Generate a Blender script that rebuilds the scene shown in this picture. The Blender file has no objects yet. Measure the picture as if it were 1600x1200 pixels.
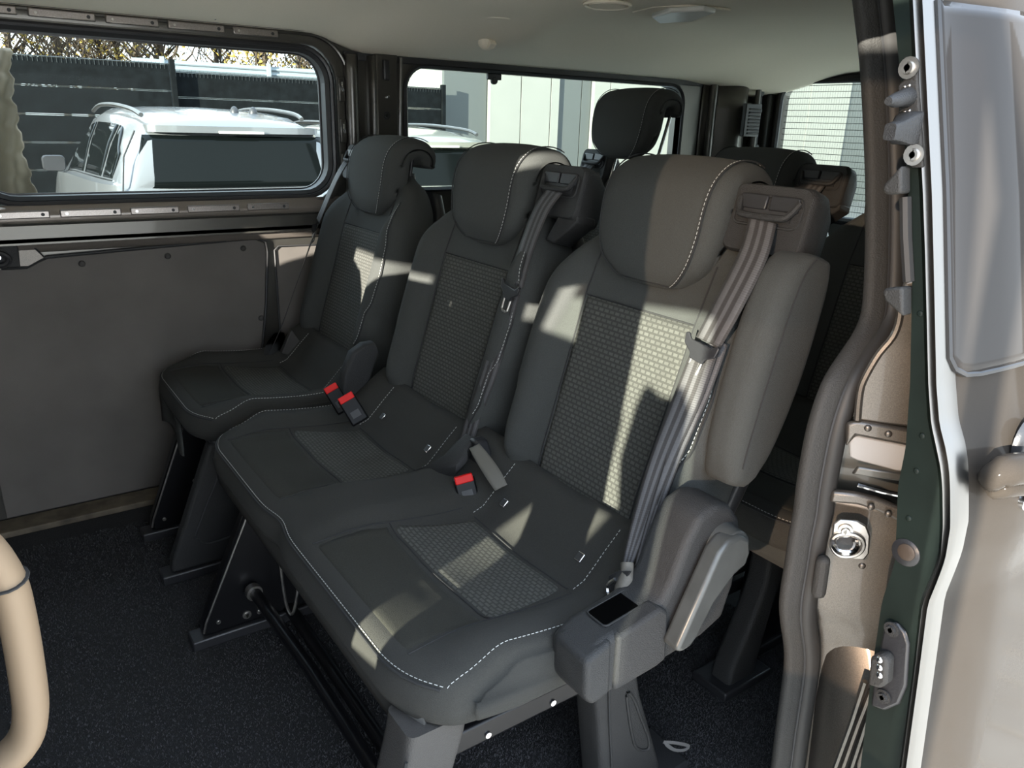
import bpy, bmesh, math, random
from mathutils import Vector as V, Matrix
random.seed(7)
sc = bpy.context.scene
COL = sc.collection
sin, cos, pi, sqrt = math.sin, math.cos, math.pi, math.sqrt
# ---------------------------------------------------------------- camera
CR = V((0.82001, -0.57159, 0.02962)).normalized()
CF = V((0.54915, 0.77039, -0.32364)).normalized()
CU = CR.cross(CF).normalized(); CR = CF.cross(CU).normalized()
EYE = V((0, 0, 1.12)); FPX = 1192.43
cam = bpy.data.cameras.new('camera'); camo = bpy.data.objects.new('camera', cam); COL.objects.link(camo)
cam.sensor_width = 36; cam.lens = 36*FPX/1600; cam.clip_start = .02; cam.clip_end = 300
camo.matrix_world = Matrix(((CR.x, CU.x, -CF.x, 0), (CR.y, CU.y, -CF.y, 0), (CR.z, CU.z, -CF.z, 1.12), (0, 0, 0, 1)))
sc.camera = camo
# ---------------------------------------------------------------- light
SUN_AZ, SUN_EL, SUN_E, SKY_E = 25, 9, 12.5, 4.2
sc.view_settings.view_transform = 'Standard'; sc.view_settings.look = 'None'
sc.view_settings.exposure = 1.22; sc.view_settings.gamma = 1; sc.view_settings.use_curve_mapping = False
w = bpy.data.worlds.new('sky'); sc.world = w; w.use_nodes = True
nt = w.node_tree; nt.nodes.clear()
bg = nt.nodes.new('ShaderNodeBackground'); out = nt.nodes.new('ShaderNodeOutputWorld')
tc = nt.nodes.new('ShaderNodeTexCoord'); sp = nt.nodes.new('ShaderNodeSeparateXYZ'); rp = nt.nodes.new('ShaderNodeValToRGB')
nt.links.new(tc.outputs['Generated'], sp.inputs[0]); nt.links.new(sp.outputs['Z'], rp.inputs[0])
rp.color_ramp.elements[0].position = 0; rp.color_ramp.elements[0].color = (.46, .50, .53, 1)
rp.color_ramp.elements[1].position = .7; rp.color_ramp.elements[1].color = (.36, .44, .56, 1)
nt.links.new(rp.outputs[0], bg.inputs[0]); bg.inputs[1].default_value = SKY_E; nt.links.new(bg.outputs[0], out.inputs[0])
sl = bpy.data.lights.new('sun', 'SUN'); sl.energy = SUN_E; sl.angle = .009; sl.color = (1, .95, .84)
so = bpy.data.objects.new('sun', sl); COL.objects.link(so); so.location = (-6, -4, 6)
a, e = math.radians(SUN_AZ), math.radians(SUN_EL)
so.rotation_euler = V((cos(a)*cos(e), sin(a)*cos(e), -sin(e))).to_track_quat('-Z', 'Y').to_euler()

# ---------------------------------------------------------------- helpers
def ray(px, py): return CF + CR*((px-800)/FPX) - CU*((py-600)/FPX)
def AX(px, py, x): d = ray(px, py); return EYE + d*(x/d.x)
def AY(px, py, y): d = ray(px, py); return EYE + d*(y/d.y)
def AZ(px, py, z): d = ray(px, py); return EYE + d*((z-1.12)/d.z)
def AP(px, py, p0, n): d = ray(px, py); return EYE + d*((V(p0)-EYE).dot(V(n))/d.dot(V(n)))

def mat(name, col, rough=.6, metal=0, coat=0, spec=.5, noise=0, nscale=30, bump=0, bscale=400, var=None, sheen=0, emis=0, ior=1.5):
    m = bpy.data.materials.new(name); m.use_nodes = True; n = m.node_tree; b = n.nodes['Principled BSDF']
    b.inputs['Base Color'].default_value = (*col, 1); b.inputs['Roughness'].default_value = rough
    b.inputs['Metallic'].default_value = metal; b.inputs['Coat Weight'].default_value = coat; b.inputs['Coat Roughness'].default_value = .05
    b.inputs['Specular IOR Level'].default_value = spec; b.inputs['IOR'].default_value = ior; b.inputs['Sheen Weight'].default_value = sheen
    if emis: b.inputs['Emission Color'].default_value = (*col, 1); b.inputs['Emission Strength'].default_value = emis
    t = n.nodes.new('ShaderNodeTexCoord')
    if noise:
        x = n.nodes.new('ShaderNodeTexNoise'); x.inputs['Scale'].default_value = nscale; x.inputs['Detail'].default_value = 5
        n.links.new(t.outputs['Object'], x.inputs['Vector'])
        r = n.nodes.new('ShaderNodeValToRGB'); c2 = var or tuple(min(1, c*(1+noise)) for c in col)
        r.color_ramp.elements[0].position = .3; r.color_ramp.elements[1].position = .7
        r.color_ramp.elements[0].color = (*[c*(1-noise) for c in col], 1) if not var else (*col, 1); r.color_ramp.elements[1].color = (*c2, 1)
        n.links.new(x.outputs['Fac'], r.inputs[0]); n.links.new(r.outputs[0], b.inputs['Base Color'])
    if bump:
        x = n.nodes.new('ShaderNodeTexNoise'); x.inputs['Scale'].default_value = bscale; x.inputs['Detail'].default_value = 3
        n.links.new(t.outputs['Object'], x.inputs['Vector'])
        bp = n.nodes.new('ShaderNodeBump'); bp.inputs['Strength'].default_value = bump; bp.inputs['Distance'].default_value = .002
        n.links.new(x.outputs['Fac'], bp.inputs['Height']); n.links.new(bp.outputs[0], b.inputs['Normal'])
    return m

def uvmat(name, kind):
    m = mat(name, (.1, .1, .1), .85, sheen=.02, spec=.12); n = m.node_tree; b = n.nodes['Principled BSDF']; L = n.links.new
    uv = n.nodes.new('ShaderNodeUVMap'); uv.uv_map = 'uv'
    if kind == 'weave':
        br = n.nodes.new('ShaderNodeTexBrick'); L(uv.outputs[0], br.inputs['Vector'])
        br.inputs['Scale'].default_value = 1; br.inputs['Brick Width'].default_value = .0135; br.inputs['Row Height'].default_value = .0088
        br.inputs['Mortar Size'].default_value = .0019; br.inputs['Mortar Smooth'].default_value = .2
        br.inputs['Color1'].default_value = (.095, .096, .086, 1); br.inputs['Color2'].default_value = (.08, .08, .072, 1); br.inputs['Mortar'].default_value = (.052, .052, .047, 1)
        L(br.outputs['Color'], b.inputs['Base Color'])
        no = n.nodes.new('ShaderNodeTexNoise'); no.inputs['Scale'].default_value = 900; L(uv.outputs[0], no.inputs['Vector'])
        ma = n.nodes.new('ShaderNodeMath'); ma.operation = 'MULTIPLY_ADD'; ma.inputs[1].default_value = -.7; L(br.outputs['Fac'], ma.inputs[0]); L(no.outputs['Fac'], ma.inputs[2])
        bp = n.nodes.new('ShaderNodeBump'); bp.inputs['Strength'].default_value = .6; bp.inputs['Distance'].default_value = .0015
        L(ma.outputs[0], bp.inputs['Height']); L(bp.outputs[0], b.inputs['Normal'])
    if kind == 'belt':
        b.inputs['Roughness'].default_value = .45
        s = n.nodes.new('ShaderNodeSeparateXYZ'); L(uv.outputs[0], s.inputs[0])
        r = n.nodes.new('ShaderNodeValToRGB'); r.color_ramp.interpolation = 'LINEAR'; e_ = r.color_ramp.elements
        D, Lt = (.042, .039, .038, 1), (.088, .085, .086, 1)
        pts = [(0, D), (.08, D), (.11, Lt), (.27, Lt), (.30, D), (.42, D), (.45, Lt), (.55, Lt), (.58, D), (.70, D), (.73, Lt), (.89, Lt), (.92, D)]
        e_[0].position = 0; e_[0].color = D; e_[1].position = 1; e_[1].color = D
        for p, c in pts[1:]:
            q = e_.new(p); q.color = c
        L(s.outputs[0], r.inputs[0]); L(r.outputs[0], b.inputs['Base Color'])
        wv = n.nodes.new('ShaderNodeTexWave'); wv.bands_direction = 'Y'; wv.inputs['Scale'].default_value = 90; L(uv.outputs[0], wv.inputs['Vector'])
        bp = n.nodes.new('ShaderNodeBump'); bp.inputs['Strength'].default_value = .3; bp.inputs['Distance'].default_value = .0008
        L(wv.outputs['Fac'], bp.inputs['Height']); L(bp.outputs[0], b.inputs['Normal'])
    return m

def glassmat(name, tint, refl=.08, dirt=0.0):
    m = bpy.data.materials.new(name); m.use_nodes = True; n = m.node_tree; n.nodes.clear(); L = n.links.new
    o = n.nodes.new('ShaderNodeOutputMaterial'); t = n.nodes.new('ShaderNodeBsdfTransparent'); t.inputs[0].default_value = (*tint, 1)
    g = n.nodes.new('ShaderNodeBsdfGlossy'); g.inputs['Roughness'].default_value = .02; g.inputs[0].default_value = (.9, .95, .95, 1)
    f = n.nodes.new('ShaderNodeFresnel'); f.inputs[0].default_value = 1.07
    mx = n.nodes.new('ShaderNodeMixShader'); L(f.outputs[0], mx.inputs[0]); L(t.outputs[0], mx.inputs[1]); L(g.outputs[0], mx.inputs[2])
    last = mx
    if dirt:
        d = n.nodes.new('ShaderNodeBsdfDiffuse'); d.inputs[0].default_value = (.8, .82, .8, 1)
        tcx = n.nodes.new('ShaderNodeTexCoord'); no = n.nodes.new('ShaderNodeTexNoise'); no.inputs['Scale'].default_value = 90; no.inputs['Detail'].default_value = 4
        L(tcx.outputs['Object'], no.inputs['Vector'])
        r = n.nodes.new('ShaderNodeValToRGB'); r.color_ramp.elements[0].position = .45; r.color_ramp.elements[0].color = (dirt*.3,)*3+(1,)
        r.color_ramp.elements[1].position = .8; r.color_ramp.elements[1].color = (dirt*2,)*3+(1,)
        L(no.outputs['Fac'], r.inputs[0]); m2 = n.nodes.new('ShaderNodeMixShader'); L(r.outputs[0], m2.inputs[0]); L(mx.outputs[0], m2.inputs[1]); L(d.outputs[0], m2.inputs[2]); last = m2
    L(last.outputs[0], o.inputs[0]); return m

FAB = mat('seat_fabric', (.040, .0395, .036), .9, noise=.12, nscale=700, bump=.5, bscale=900, sheen=.03, spec=.12)
FAB2 = mat('seat_fabric_grey', (.054, .056, .053), .9, noise=.12, nscale=700, bump=.5, bscale=900, sheen=.03, spec=.12)
FABT = mat('seat_fabric_top', (.034, .0335, .028), .92, noise=.15, nscale=500, bump=.4, bscale=800, sheen=.03, spec=.12)
WEAVE = uvmat('woven_block_fabric', 'weave'); BELT = uvmat('belt_webbing', 'belt')
SEAM = mat('seam_dark', (.02, .02, .02), .9)
THREAD = mat('light_thread', (.42, .42, .40), .8)
PLA = mat('grained_plastic', (.030, .030, .030), .55, spec=.25, bump=.6, bscale=600)
PLAL = mat('light_grained_plastic', (.055, .052, .049), .55, spec=.25, bump=.6, bscale=500)
PLAB = mat('black_plastic', (.022, .022, .024), .38, bump=.15, bscale=300)
SATIN = mat('satin_lever', (.075, .078, .075), .32, metal=.3, noise=.15, nscale=25)
BUCK = mat('buckle_black', (.006, .006, .0065), .45, spec=.2)
RED = mat('red_button', (.62, .012, .010), .45, spec=.2)
CHROME = mat('chrome', (.75, .75, .76), .15, metal=1)
STEEL = mat('steel', (.5, .48, .45), .35, metal=1, noise=.2, nscale=60)
LEGB = mat('black_enamel', (.006, .006, .007), .35, spec=.3)
PAINT = mat('body_metallic_grey', (.17, .155, .14), .33, metal=.75, coat=.35, noise=.12, nscale=900)
PAINTD = mat('door_skin_metallic', (.032, .027, .0225), .10, ior=1.11, noise=.06, nscale=900)
JAMB = mat('jamb_metallic_beige', (.125, .112, .098), .42, metal=.8, coat=.4, noise=.2, nscale=700)
GREEN = mat('door_edge_green_grey', (.009, .014, .0115), .5, spec=.2, noise=.2, nscale=15)
BRIGHT = mat('polished_edge', (.19, .183, .172), .34, metal=1)
RUB = mat('black_rubber', (.025, .025, .026), .55)
TRIM = mat('grained_trim_grey', (.036, .035, .033), .6, spec=.25, bump=.5, bscale=500)
SEAL = mat('rubber_seal_grey', (.03, .029, .028), .5, spec=.3)
HEAD = mat('headliner_fabric', (.84, .77, .63), .95, noise=.04, nscale=500, bump=.2, bscale=700)
HARD = mat('door_hardboard', (.11, .098, .088), .75, noise=.16, nscale=5, bump=.15, bscale=500)
CARP = mat('carpet_black', (.009, .0088, .009), .95, noise=.8, nscale=450, bump=1, bscale=500, var=(.024, .024, .026))
PILE = mat('carpet_pile', (.046, .045, .049), .9, noise=.6, nscale=200)
SILL = mat('sill_wood_beige', (.10, .08, .055), .7, noise=.5, nscale=20)
BEIGE = mat('beige_plastic', (.215, .155, .10), .6, spec=.25)
GLASS = glassmat('clear_window_glass', (.86, .9, .88), dirt=0)
GLASST = glassmat('tinted_window_glass', (.80, .85, .83), dirt=0)
FIL = mat('heater_filament', (.14, .15, .14), .5)
WHITE = mat('white_paint', (.10, .104, .108), .3, coat=.8)
CARG = mat('car_dark_glass', (.003, .004, .004), .06, ior=1.2)
CLAD = mat('white_cladding', (.21, .21, .185), .5, noise=.03, nscale=2)
CLADG = mat('grey_cladding', (.07, .076, .072), .5)
FEN = mat('fence_strip_dark', (.003, .004, .0045), .8, spec=.1, noise=.4, nscale=8)
FENW = mat('fence_wire_grey', (.04, .045, .045), .5, metal=.3)
CORR = mat('corrugated_light', (.20, .24, .265), .6)
GRND = mat('asphalt', (.09, .09, .085), .9, noise=.2, nscale=4)
PAVE = mat('paving_beige', (.82, .76, .66), .8, noise=.15, nscale=3)
BARK = mat('bark', (.05, .035, .022), .9); LEAF = mat('autumn_leaf', (.20, .14, .02), .8, noise=.4, nscale=4); LEAF2 = mat('green_leaf', (.07, .075, .015), .8, noise=.4, nscale=4)
WALLB = mat('beige_corrugated_wall', (.30, .27, .24), .6)

def wl(o):
    v = V((0, 0, 0))
    while o: v = v + o.location; o = o.parent
    return v
def empty(name, loc, label=None, cat=None, group=None, parent=None):
    o = bpy.data.objects.new(name, None); COL.objects.link(o); o.empty_display_size = .1
    o.location = V(loc) - (wl(parent) if parent else V((0, 0, 0))); o.parent = parent
    tag(o, label, cat, group); return o
def tag(o, label=None, cat=None, group=None, kind=None):
    if label: o['label'] = label
    if cat: o['category'] = cat
    if group: o['group'] = group
    if kind: o['kind'] = kind
    return o
def M(name, vf, m, parent=None, smooth=True, uv=None, bevel=0, solid=0, sub=0, kind=None, label=None, angle=40, seg=2):
    vs, fs = vf[0], vf[1]
    if len(vf) > 2 and uv is None: uv = vf[2]
    off = wl(parent) if parent else V((0, 0, 0))
    if parent is None and not smooth is None:
        # top-level meshes: origin at base centre
        xs = [v[0] for v in vs]; ys = [v[1] for v in vs]; zs = [v[2] for v in vs]
        off = V(((min(xs)+max(xs))/2, (min(ys)+max(ys))/2, min(zs)))
    me = bpy.data.meshes.new(name); me.from_pydata([tuple(V(v)-off) for v in vs], [], fs)
    if uv:
        l = me.uv_layers.new(name='uv')
        for p in me.polygons:
            for li, vi in zip(p.loop_indices, p.vertices): l.data[li].uv = uv[vi]
    bm = bmesh.new(); bm.from_mesh(me); bmesh.ops.recalc_face_normals(bm, faces=bm.faces); bm.to_mesh(me); bm.free()
    if smooth:
        for p in me.polygons: p.use_smooth = True
    me.materials.append(m)
    o = bpy.data.objects.new(name, me); COL.objects.link(o)
    if parent: o.parent = parent
    else: o.location = off
    if solid: s = o.modifiers.new('s', 'SOLIDIFY'); s.thickness = solid; s.offset = 0
    if bevel:
        s = o.modifiers.new('b', 'BEVEL'); s.width = bevel; s.segments = seg; s.limit_method = 'ANGLE'; s.angle_limit = math.radians(35); s.harden_normals = False
    if sub: s = o.modifiers.new('u', 'SUBSURF'); s.levels = sub; s.render_levels = sub
    if smooth and (bevel or angle < 180):
        try: me.set_sharp_from_angle(angle=math.radians(angle))
        except Exception: pass
    if kind: o['kind'] = kind
    if label: o['label'] = label
    return o
def S(name, vf, m, kind='structure', **k): return M(name, vf, m, kind=kind, **k)
def join(*vfs):
    v, f = [], []
    for x in vfs:
        n = len(v); v += list(x[0]); f += [tuple(i+n for i in q) for q in x[1]]
    return v, f
def box(x0, x1, y0, y1, z0, z1):
    v = [(x, y, z) for x in (x0, x1) for y in (y0, y1) for z in (z0, z1)]
    return v, [(0, 1, 3, 2), (4, 6, 7, 5), (0, 4, 5, 1), (2, 3, 7, 6), (0, 2, 6, 4), (1, 5, 7, 3)]
def obox(c, ax, ay, az, hx, hy, hz):
    c = V(c); ax, ay, az = V(ax).normalized(), V(ay).normalized(), V(az).normalized()
    v = [c+ax*(i*hx)+ay*(j*hy)+az*(k*hz) for i in (-1, 1) for j in (-1, 1) for k in (-1, 1)]
    return v, box(0, 1, 0, 1, 0, 1)[1]
def loft(rings, closed=True, cap=True):
    n = len(rings[0]); v = [p for r in rings for p in r]; f = []
    for i in range(len(rings)-1):
        for j in range(n if closed else n-1):
            k = (j+1) % n; f.append((i*n+j, i*n+k, (i+1)*n+k, (i+1)*n+j))
    if cap and closed: f.append(tuple(range(n-1, -1, -1))); f.append(tuple(range((len(rings)-1)*n, len(rings)*n)))
    return v, f
def prism(pts, d):
    d = V(d); n = len(pts); v = [V(p) for p in pts]+[V(p)+d for p in pts]
    return v, [tuple(range(n)), tuple(range(2*n-1, n-1, -1))]+[(i, i+n, (i+1) % n+n, (i+1) % n) for i in range(n)]
def grid(fn, nu, nv, uvf=None):
    v, f, uv = [], [], []
    for j in range(nv+1):
        for i in range(nu+1):
            v.append(fn(i/nu, j/nv)); uv.append(uvf(i/nu, j/nv) if uvf else (i/nu, j/nv))
    for j in range(nv):
        for i in range(nu):
            q = j*(nu+1)+i; f.append((q, q+1, q+nu+2, q+nu+1))
    return v, f, uv
def catmull(P, n=6, closed=False):
    P = [V(p) for p in P]; o = []; N = len(P)
    for i in range(N if closed else N-1):
        g = (lambda k: P[k % N]) if closed else (lambda k: P[max(0, min(N-1, k))])
        a, b, c, d = g(i-1), g(i), g(i+1), g(i+2)
        for k in range(n):
            t = k/n; o.append(.5*((2*b)+(c-a)*t+(2*a-5*b+4*c-d)*t*t+(3*b-3*c+d-a)*t**3))
    if not closed: o.append(P[-1])
    return o
def tube(P, r, n=8, closed=False, flat=1.0, up=None, cap=True):
    P = [V(p) for p in P]; N = len(P); rings = []; pn = None
    for i in range(N):
        t = (P[(i+1) % N]-P[i-1]) if closed else (P[min(N-1, i+1)]-P[max(0, i-1)])
        t.normalize()
        if up is not None: s = t.cross(V(up)); 
        elif pn is None: s = t.cross(V((0, 0, 1))) if abs(t.z) < .9 else t.cross(V((1, 0, 0)))
        else: s = t.cross(pn)
        if s.length < 1e-6: s = V((1, 0, 0))
        s.normalize(); q = s.cross(t).normalized(); pn = q
        rr_ = r[i] if isinstance(r, (list, tuple)) else r
        rings.append([P[i]+s*(cos(2*pi*k/n)*rr_)+q*(sin(2*pi*k/n)*rr_*flat) for k in range(n)])
    if closed: rings.append(rings[0]); return loft(rings, cap=False)
    return loft(rings, cap=cap)
def cyl(c, ax, r, h, n=16, r2=None):
    ax = V(ax).normalized(); c = V(c); return tube([c, c+ax*h], [r, r if r2 is None else r2], n)
def dome(c, ax, r, h, n=12):
    c = V(c); ax = V(ax).normalized(); k = [(1, 0), (.97, .35), (.8, .7), (.45, .93), (.05, 1)]
    return tube([c+ax*(h*z) for _, z in k], [r*s for s, _ in k], n)
def rr(a, b, r, nf=8, ns=2, nc=5):
    r = min(r, a*.999, b*.999); o = []
    def arc(cx, cy, a0):
        for k in range(nc+1):
            t = a0+k/nc*pi/2; o.append((cx+r*cos(t), cy+r*sin(t)))
    arc(a-r, b-r, 0)
    for k in range(1, nf): o.append((a-r-2*(a-r)*k/nf, b))
    arc(-a+r, b-r, pi/2)
    for k in range(1, ns): o.append((-a, b-r-2*(b-r)*k/ns))
    arc(-a+r, -b+r, pi)
    for k in range(1, nf): o.append((-a+r+2*(a-r)*k/nf, -b))
    arc(a-r, -b+r, 1.5*pi)
    for k in range(1, ns): o.append((a, -b+r+2*(b-r)*k/ns))
    return o
def sst(x, a, b):
    t = max(0, min(1, (x-a)/(b-a))); return t*t*(3-2*t)
def lerp(T, x):
    if x <= T[0][0]: return T[0][1]
    for (a, p), (b, q) in zip(T, T[1:]):
        if x <= b: return p+(q-p)*(x-a)/(b-a)
    return T[-1][1]
def slerp(T, x):
    # smooth interpolation
    if x <= T[0][0]: return T[0][1]
    for (a, p), (b, q) in zip(T, T[1:]):
        if x <= b: return p+(q-p)*sst(x, a, b)
    return T[-1][1]
def stitches(P, dash=.0045, gap=.003, r=.0007, out=None):
    P = [V(p) for p in P]; vf = ([], []); acc = 0; nxt = 0; parts = []
    L = [0]
    for a_, b_ in zip(P, P[1:]): L.append(L[-1]+(b_-a_).length)
    def at(s):
        for i in range(len(L)-1):
            if s <= L[i+1]: return P[i].lerp(P[i+1], (s-L[i])/max(1e-9, L[i+1]-L[i]))
        return P[-1]
    s = 0
    while s+dash < L[-1]:
        a_, b_ = at(s), at(s+dash)
        if (b_-a_).length > 1e-5: parts.append(tube([a_, b_], r, 4))
        s += dash+gap
    return join(*parts) if parts else ([], [])

# ================================================================ THE VAN BODY
YW = 2.33   # inner face of the far side wall
# floor
S('floor', box(-1.6, 2.98, .53, 2.38, -.05, 0), CARP, smooth=False)
# carpet pile: one stuff object of short fibres where the floor is near
pv, pf = [], []
def fibres(x0, x1, y0, y1, n):
    for _ in range(n):
        x = random.uniform(x0, x1); y = random.uniform(y0, y1); h = random.uniform(.003, .006); t = random.uniform(0, 6.3)
        dx, dy = cos(t)*.0012, sin(t)*.0012; lx, ly = random.uniform(-.003, .003), random.uniform(-.003, .003); n_ = len(pv)
        pv.extend([(x-dx, y-dy, 0.0002), (x+dx, y+dy, .0002), (x+lx, y+ly, h)]); pf.append((n_, n_+1, n_+2))
fibres(.3, 1.4, .55, 1.1, 60000); fibres(-.1, 1.0, 1.1, 2.2, 50000)
S('carpet_pile', (pv, pf), PILE, kind='stuff', smooth=False)['label'] = 'black short carpet pile on the van floor'
bpy.data.objects['carpet_pile']['category'] = 'carpet'

def rrloop(x0, x1, z0, z1, r, nc=7, nf=3):
    cx, cz, a_, b_ = (x0+x1)/2, (z0+z1)/2, (x1-x0)/2, (z1-z0)/2
    return [(cx+p, cz+q) for p, q in rr(a_, b_, r, nf, nf, nc-1)]
def holed(x0, x1, z0, z1, W, r, f, depth, axis='y', inv=False):
    """wall cell with a rounded window hole W; f(x,z)->3D front; depth vector"""
    L = rrloop(*W, r, 7, 4); cx, cz = (W[0]+W[1])/2, (W[2]+W[3])/2; hw, hh = (W[1]-W[0])/2, (W[3]-W[2])/2
    O = []
    for (x, z) in L:
        dx, dz = (x-cx)/hw, (z-cz)/hh; m = max(abs(dx), abs(dz)); dx /= m; dz /= m
        O.append((cx+dx*((x1-cx) if dx > 0 else (cx-x0)), cz+dz*((z1-cz) if dz > 0 else (cz-z0))))
    v = [f(*p) for p in O]+[f(*p) for p in L]; d = V(depth); n = len(L); v = [V(p) for p in v]; v += [v[n+i]+d for i in range(n)]+[v[i]+d for i in range(n)]
    fs = []
    for i in range(n):
        k = (i+1) % n
        fs += [(i, k, n+k, n+i), (n+i, n+k, 2*n+k, 2*n+i), (2*n+i, 2*n+k, 3*n+k, 3*n+i)]
    return v, fs, L
W1 = (.035, .945, .905, 1.296); W2 = (1.215, 2.47, .905, 1.278)
fw = lambda x, z: (x, YW, z)
c1 = holed(-.3, 1.075, .79, 1.40, (W1[0]-.03, W1[1]+.03, W1[2]-.03, W1[3]+.022), .09, fw, (0, .10, 0))
c2 = holed(1.14, 2.60, .79, 1.40, (W2[0], W2[1], W2[2], W2[3]), .07, fw, (0, .06, 0))
BODYD = mat('inner_body_dark_metallic', (.10, .095, .085), .32, metal=.7, coat=.4)
wr = S('wall_right', join(c1[:2], c2[:2], box(-1.6, -.3, YW, 2.42, 0, 1.40), box(-.3, 3.0, 2.375, 2.43, -.05, .79), box(2.60, 2.98, YW, 2.42, .79, 1.40), box(-.3, 3.0, YW, 2.43, .785, .80)), BODYD, smooth=False)
wr['label'] = 'dark metallic inner side wall of the van with two windows'
# sill band below window: rolled profile sweeping down to the door panel
prof = [(YW, .885), (YW-.006, .872), (YW-.012, .858), (YW-.010, .84), (YW+.004, .825), (YW+.014, .81), (YW+.016, .80), (YW+.02, .775), (YW+.026, .73), (YW+.034, .70)]
SBAND = mat('sill_band_metallic', (.22, .19, .165), .36, metal=.5, coat=.5, noise=.1, nscale=900)
M('sill_band', grid(lambda u, v: (-.3+u*1.36, slerp([(i/9, p[0]) for i, p in enumerate(prof)], v), .885-v*.125), 30, 27), SBAND, wr, solid=.002)
# tall door frame channel left of the pillar and the pillar itself
def vchan(name, xs, y, zt, zb, m, proud, parent=wr, lean=0):
    n = 14
    v, f = [], []
    return M(name, grid(lambda u, v: (xs[0]+(xs[1]-xs[0])*u+lean*v, y-proud*sin(pi*u)**.6, zb+(zt-zb)*v), 10, 12), m, parent, solid=.003)
vchan('door_frame_channel', (1.0, 1.045), YW-.002, 1.30, .80, BODYD, .022)
vchan('pillar_rib', (1.075, 1.10), YW+.0, 1.30, .3, BODYD, .03)
M('pillar_panel', join(box(1.095, 1.175, YW-.02, YW+.05, .2, 1.31)), BODYD, wr, bevel=.008)
M('pillar_edge_rib', tube([(1.178, YW-.03, 1.30), (1.172, YW-.034, 1.2), (1.165, YW-.036, 1.0), (1.165, YW-.036, .8)], .006, 8), BODYD, wr)
M('pillar_gap', box(1.058, 1.078, YW+.01, YW+.06, .2, 1.31), RUB, wr, smooth=False)
M('slot_cover', join(obox((1.13, YW-.026, 1.262), (1, 0, 0), (0, 1, 0), (0, 0, 1), .011, .006, .030)), PLAB, wr, bevel=.005)
def bolt(name, c, n, r, m1, parent, m2=None):
    c = V(c); n = V(n).normalized()
    t = [c, c+n*.002, c+n*.002, c+n*.005, c+n*.005, c+n*.001]
    o = M(name, tube(t, [r, r, r*.62, r*.55, r*.3, r*.28], 16), m1, parent); return o
bolt('bolt', (1.022, YW-.012, 1.293), (0, -1, 0), .013, RUB, wr); bolt('bolt', (1.13, YW-.021, 1.13), (0, -1, 0), .012, RUB, wr)
M('clip', obox((1.135, YW-.024, 1.185), (1, 0, .3), (0, 1, 0), (-.3, 0, 1), .005, .004, .003), CHROME, wr, bevel=.001)
# window 1 : glass, rubber, metal flange with raised stamped clips
def loop3(W, r, y, nc=8, nf=6): return [V((x, y, z)) for x, z in rrloop(*W, r, nc, nf)]
win1 = empty('window_1', ((W1[0]+W1[1])/2, YW+.05, W1[2])); tag(win1, kind='structure'); win1['label'] = 'wide fixed window with rounded corners in the far sliding door'
def pane(name, W, r, y, m, parent, t=.004):
    L = loop3(W, r, y); return M(name, prism(L, (0, t, 0)), m, parent, smooth=False)
pane('window_glass', (W1[0]-.03, W1[1]+.03, W1[2]-.03, W1[3]+.02), .08, YW+.065, GLASS, win1)
def strip(W, r, y, dw, h, nc=8, nf=14):
    L = loop3(W, r, y, nc, nf); cx, cz = (W[0]+W[1])/2, (W[2]+W[3])/2; n = len(L); rings = []
    for i in range(n):
        t = (L[(i+1) % n]-L[i-1]).normalized(); nn = V((t.z, 0, -t.x))
        if nn.dot(L[i]-V((cx, y, cz))) < 0: nn = -nn
        rings.append([L[i], L[i]-V((0, h, 0)), L[i]+nn*dw*.5-V((0, h*1.25, 0)), L[i]+nn*dw-V((0, h, 0)), L[i]+nn*dw])
    rings.append(rings[0]); return loft(rings, closed=True, cap=False)
M('glass_edge_band', strip((W1[0]+.004, W1[1]-.004, W1[2]+.004, W1[3]-.004), .072, YW+.062, .016, .006), PLAB, win1)
M('window_rubber', strip(W1, .08, YW+.05, .020, .035), RUB, win1)
M('window_rubber_ribbing', strip((W1[0]-.012, W1[1]+.012, W1[2]-.012, W1[3]+.010), .09, YW+.01, .012, .010, nf=14), PLAB, win1)
FLA = mat('flange_metal', (.30, .27, .25), .33, metal=.8, coat=.4, noise=.15, nscale=300)
fl = strip((W1[0]-.030, W1[1]+.030, W1[2]-.030, W1[3]+.026), .105, YW+.004, .022, .008)
M('window_flange', fl, BODYD, win1)
for z, sgn in ((W1[3]+.041, 1), (W1[2]-.043, -1)):
    x = .05
    for k in range(6):
        w_ = .125+.02*(k % 2); 
        if x+w_ > .93: break
        o = M('flange_tab', obox((x+w_/2, YW-.010, z), (1, 0, 0), (0, 1, 0), (0, 0, 1), w_/2, .004, .010), FLA, win1, bevel=.003)
        M('tab_hole', cyl((x+w_-.016, YW-.0135, z), (0, -1, 0), .0045, .001, 10), RUB, o)
        M('tab_hole', cyl((x+.016, YW-.0135, z), (0, -1, 0), .0035, .0012, 10), CHROME, o)
        x += w_+.022
for z in (1.08, .98, 1.2):
    M('flange_tab', obox((W1[1]+.043, YW-.010, z), (1, 0, 0), (0, 1, 0), (0, 0, 1), .010, .004, .035), BODYD, win1, bevel=.003)
    M('flange_spring', tube([(W1[1]+.043, YW-.016, z+.02), (W1[1]+.040, YW-.022, z+.008), (W1[1]+.046, YW-.016, z-.004)], .003, 6), CHROME, win1)
M('window_inner_ridge', tube(catmull(loop3((W1[0]-.062, W1[1]+.068, W1[2]-.065, W1[3]+.05), .12, YW-.004), 2, True), .006, 8, True), BODYD, win1)
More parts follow.
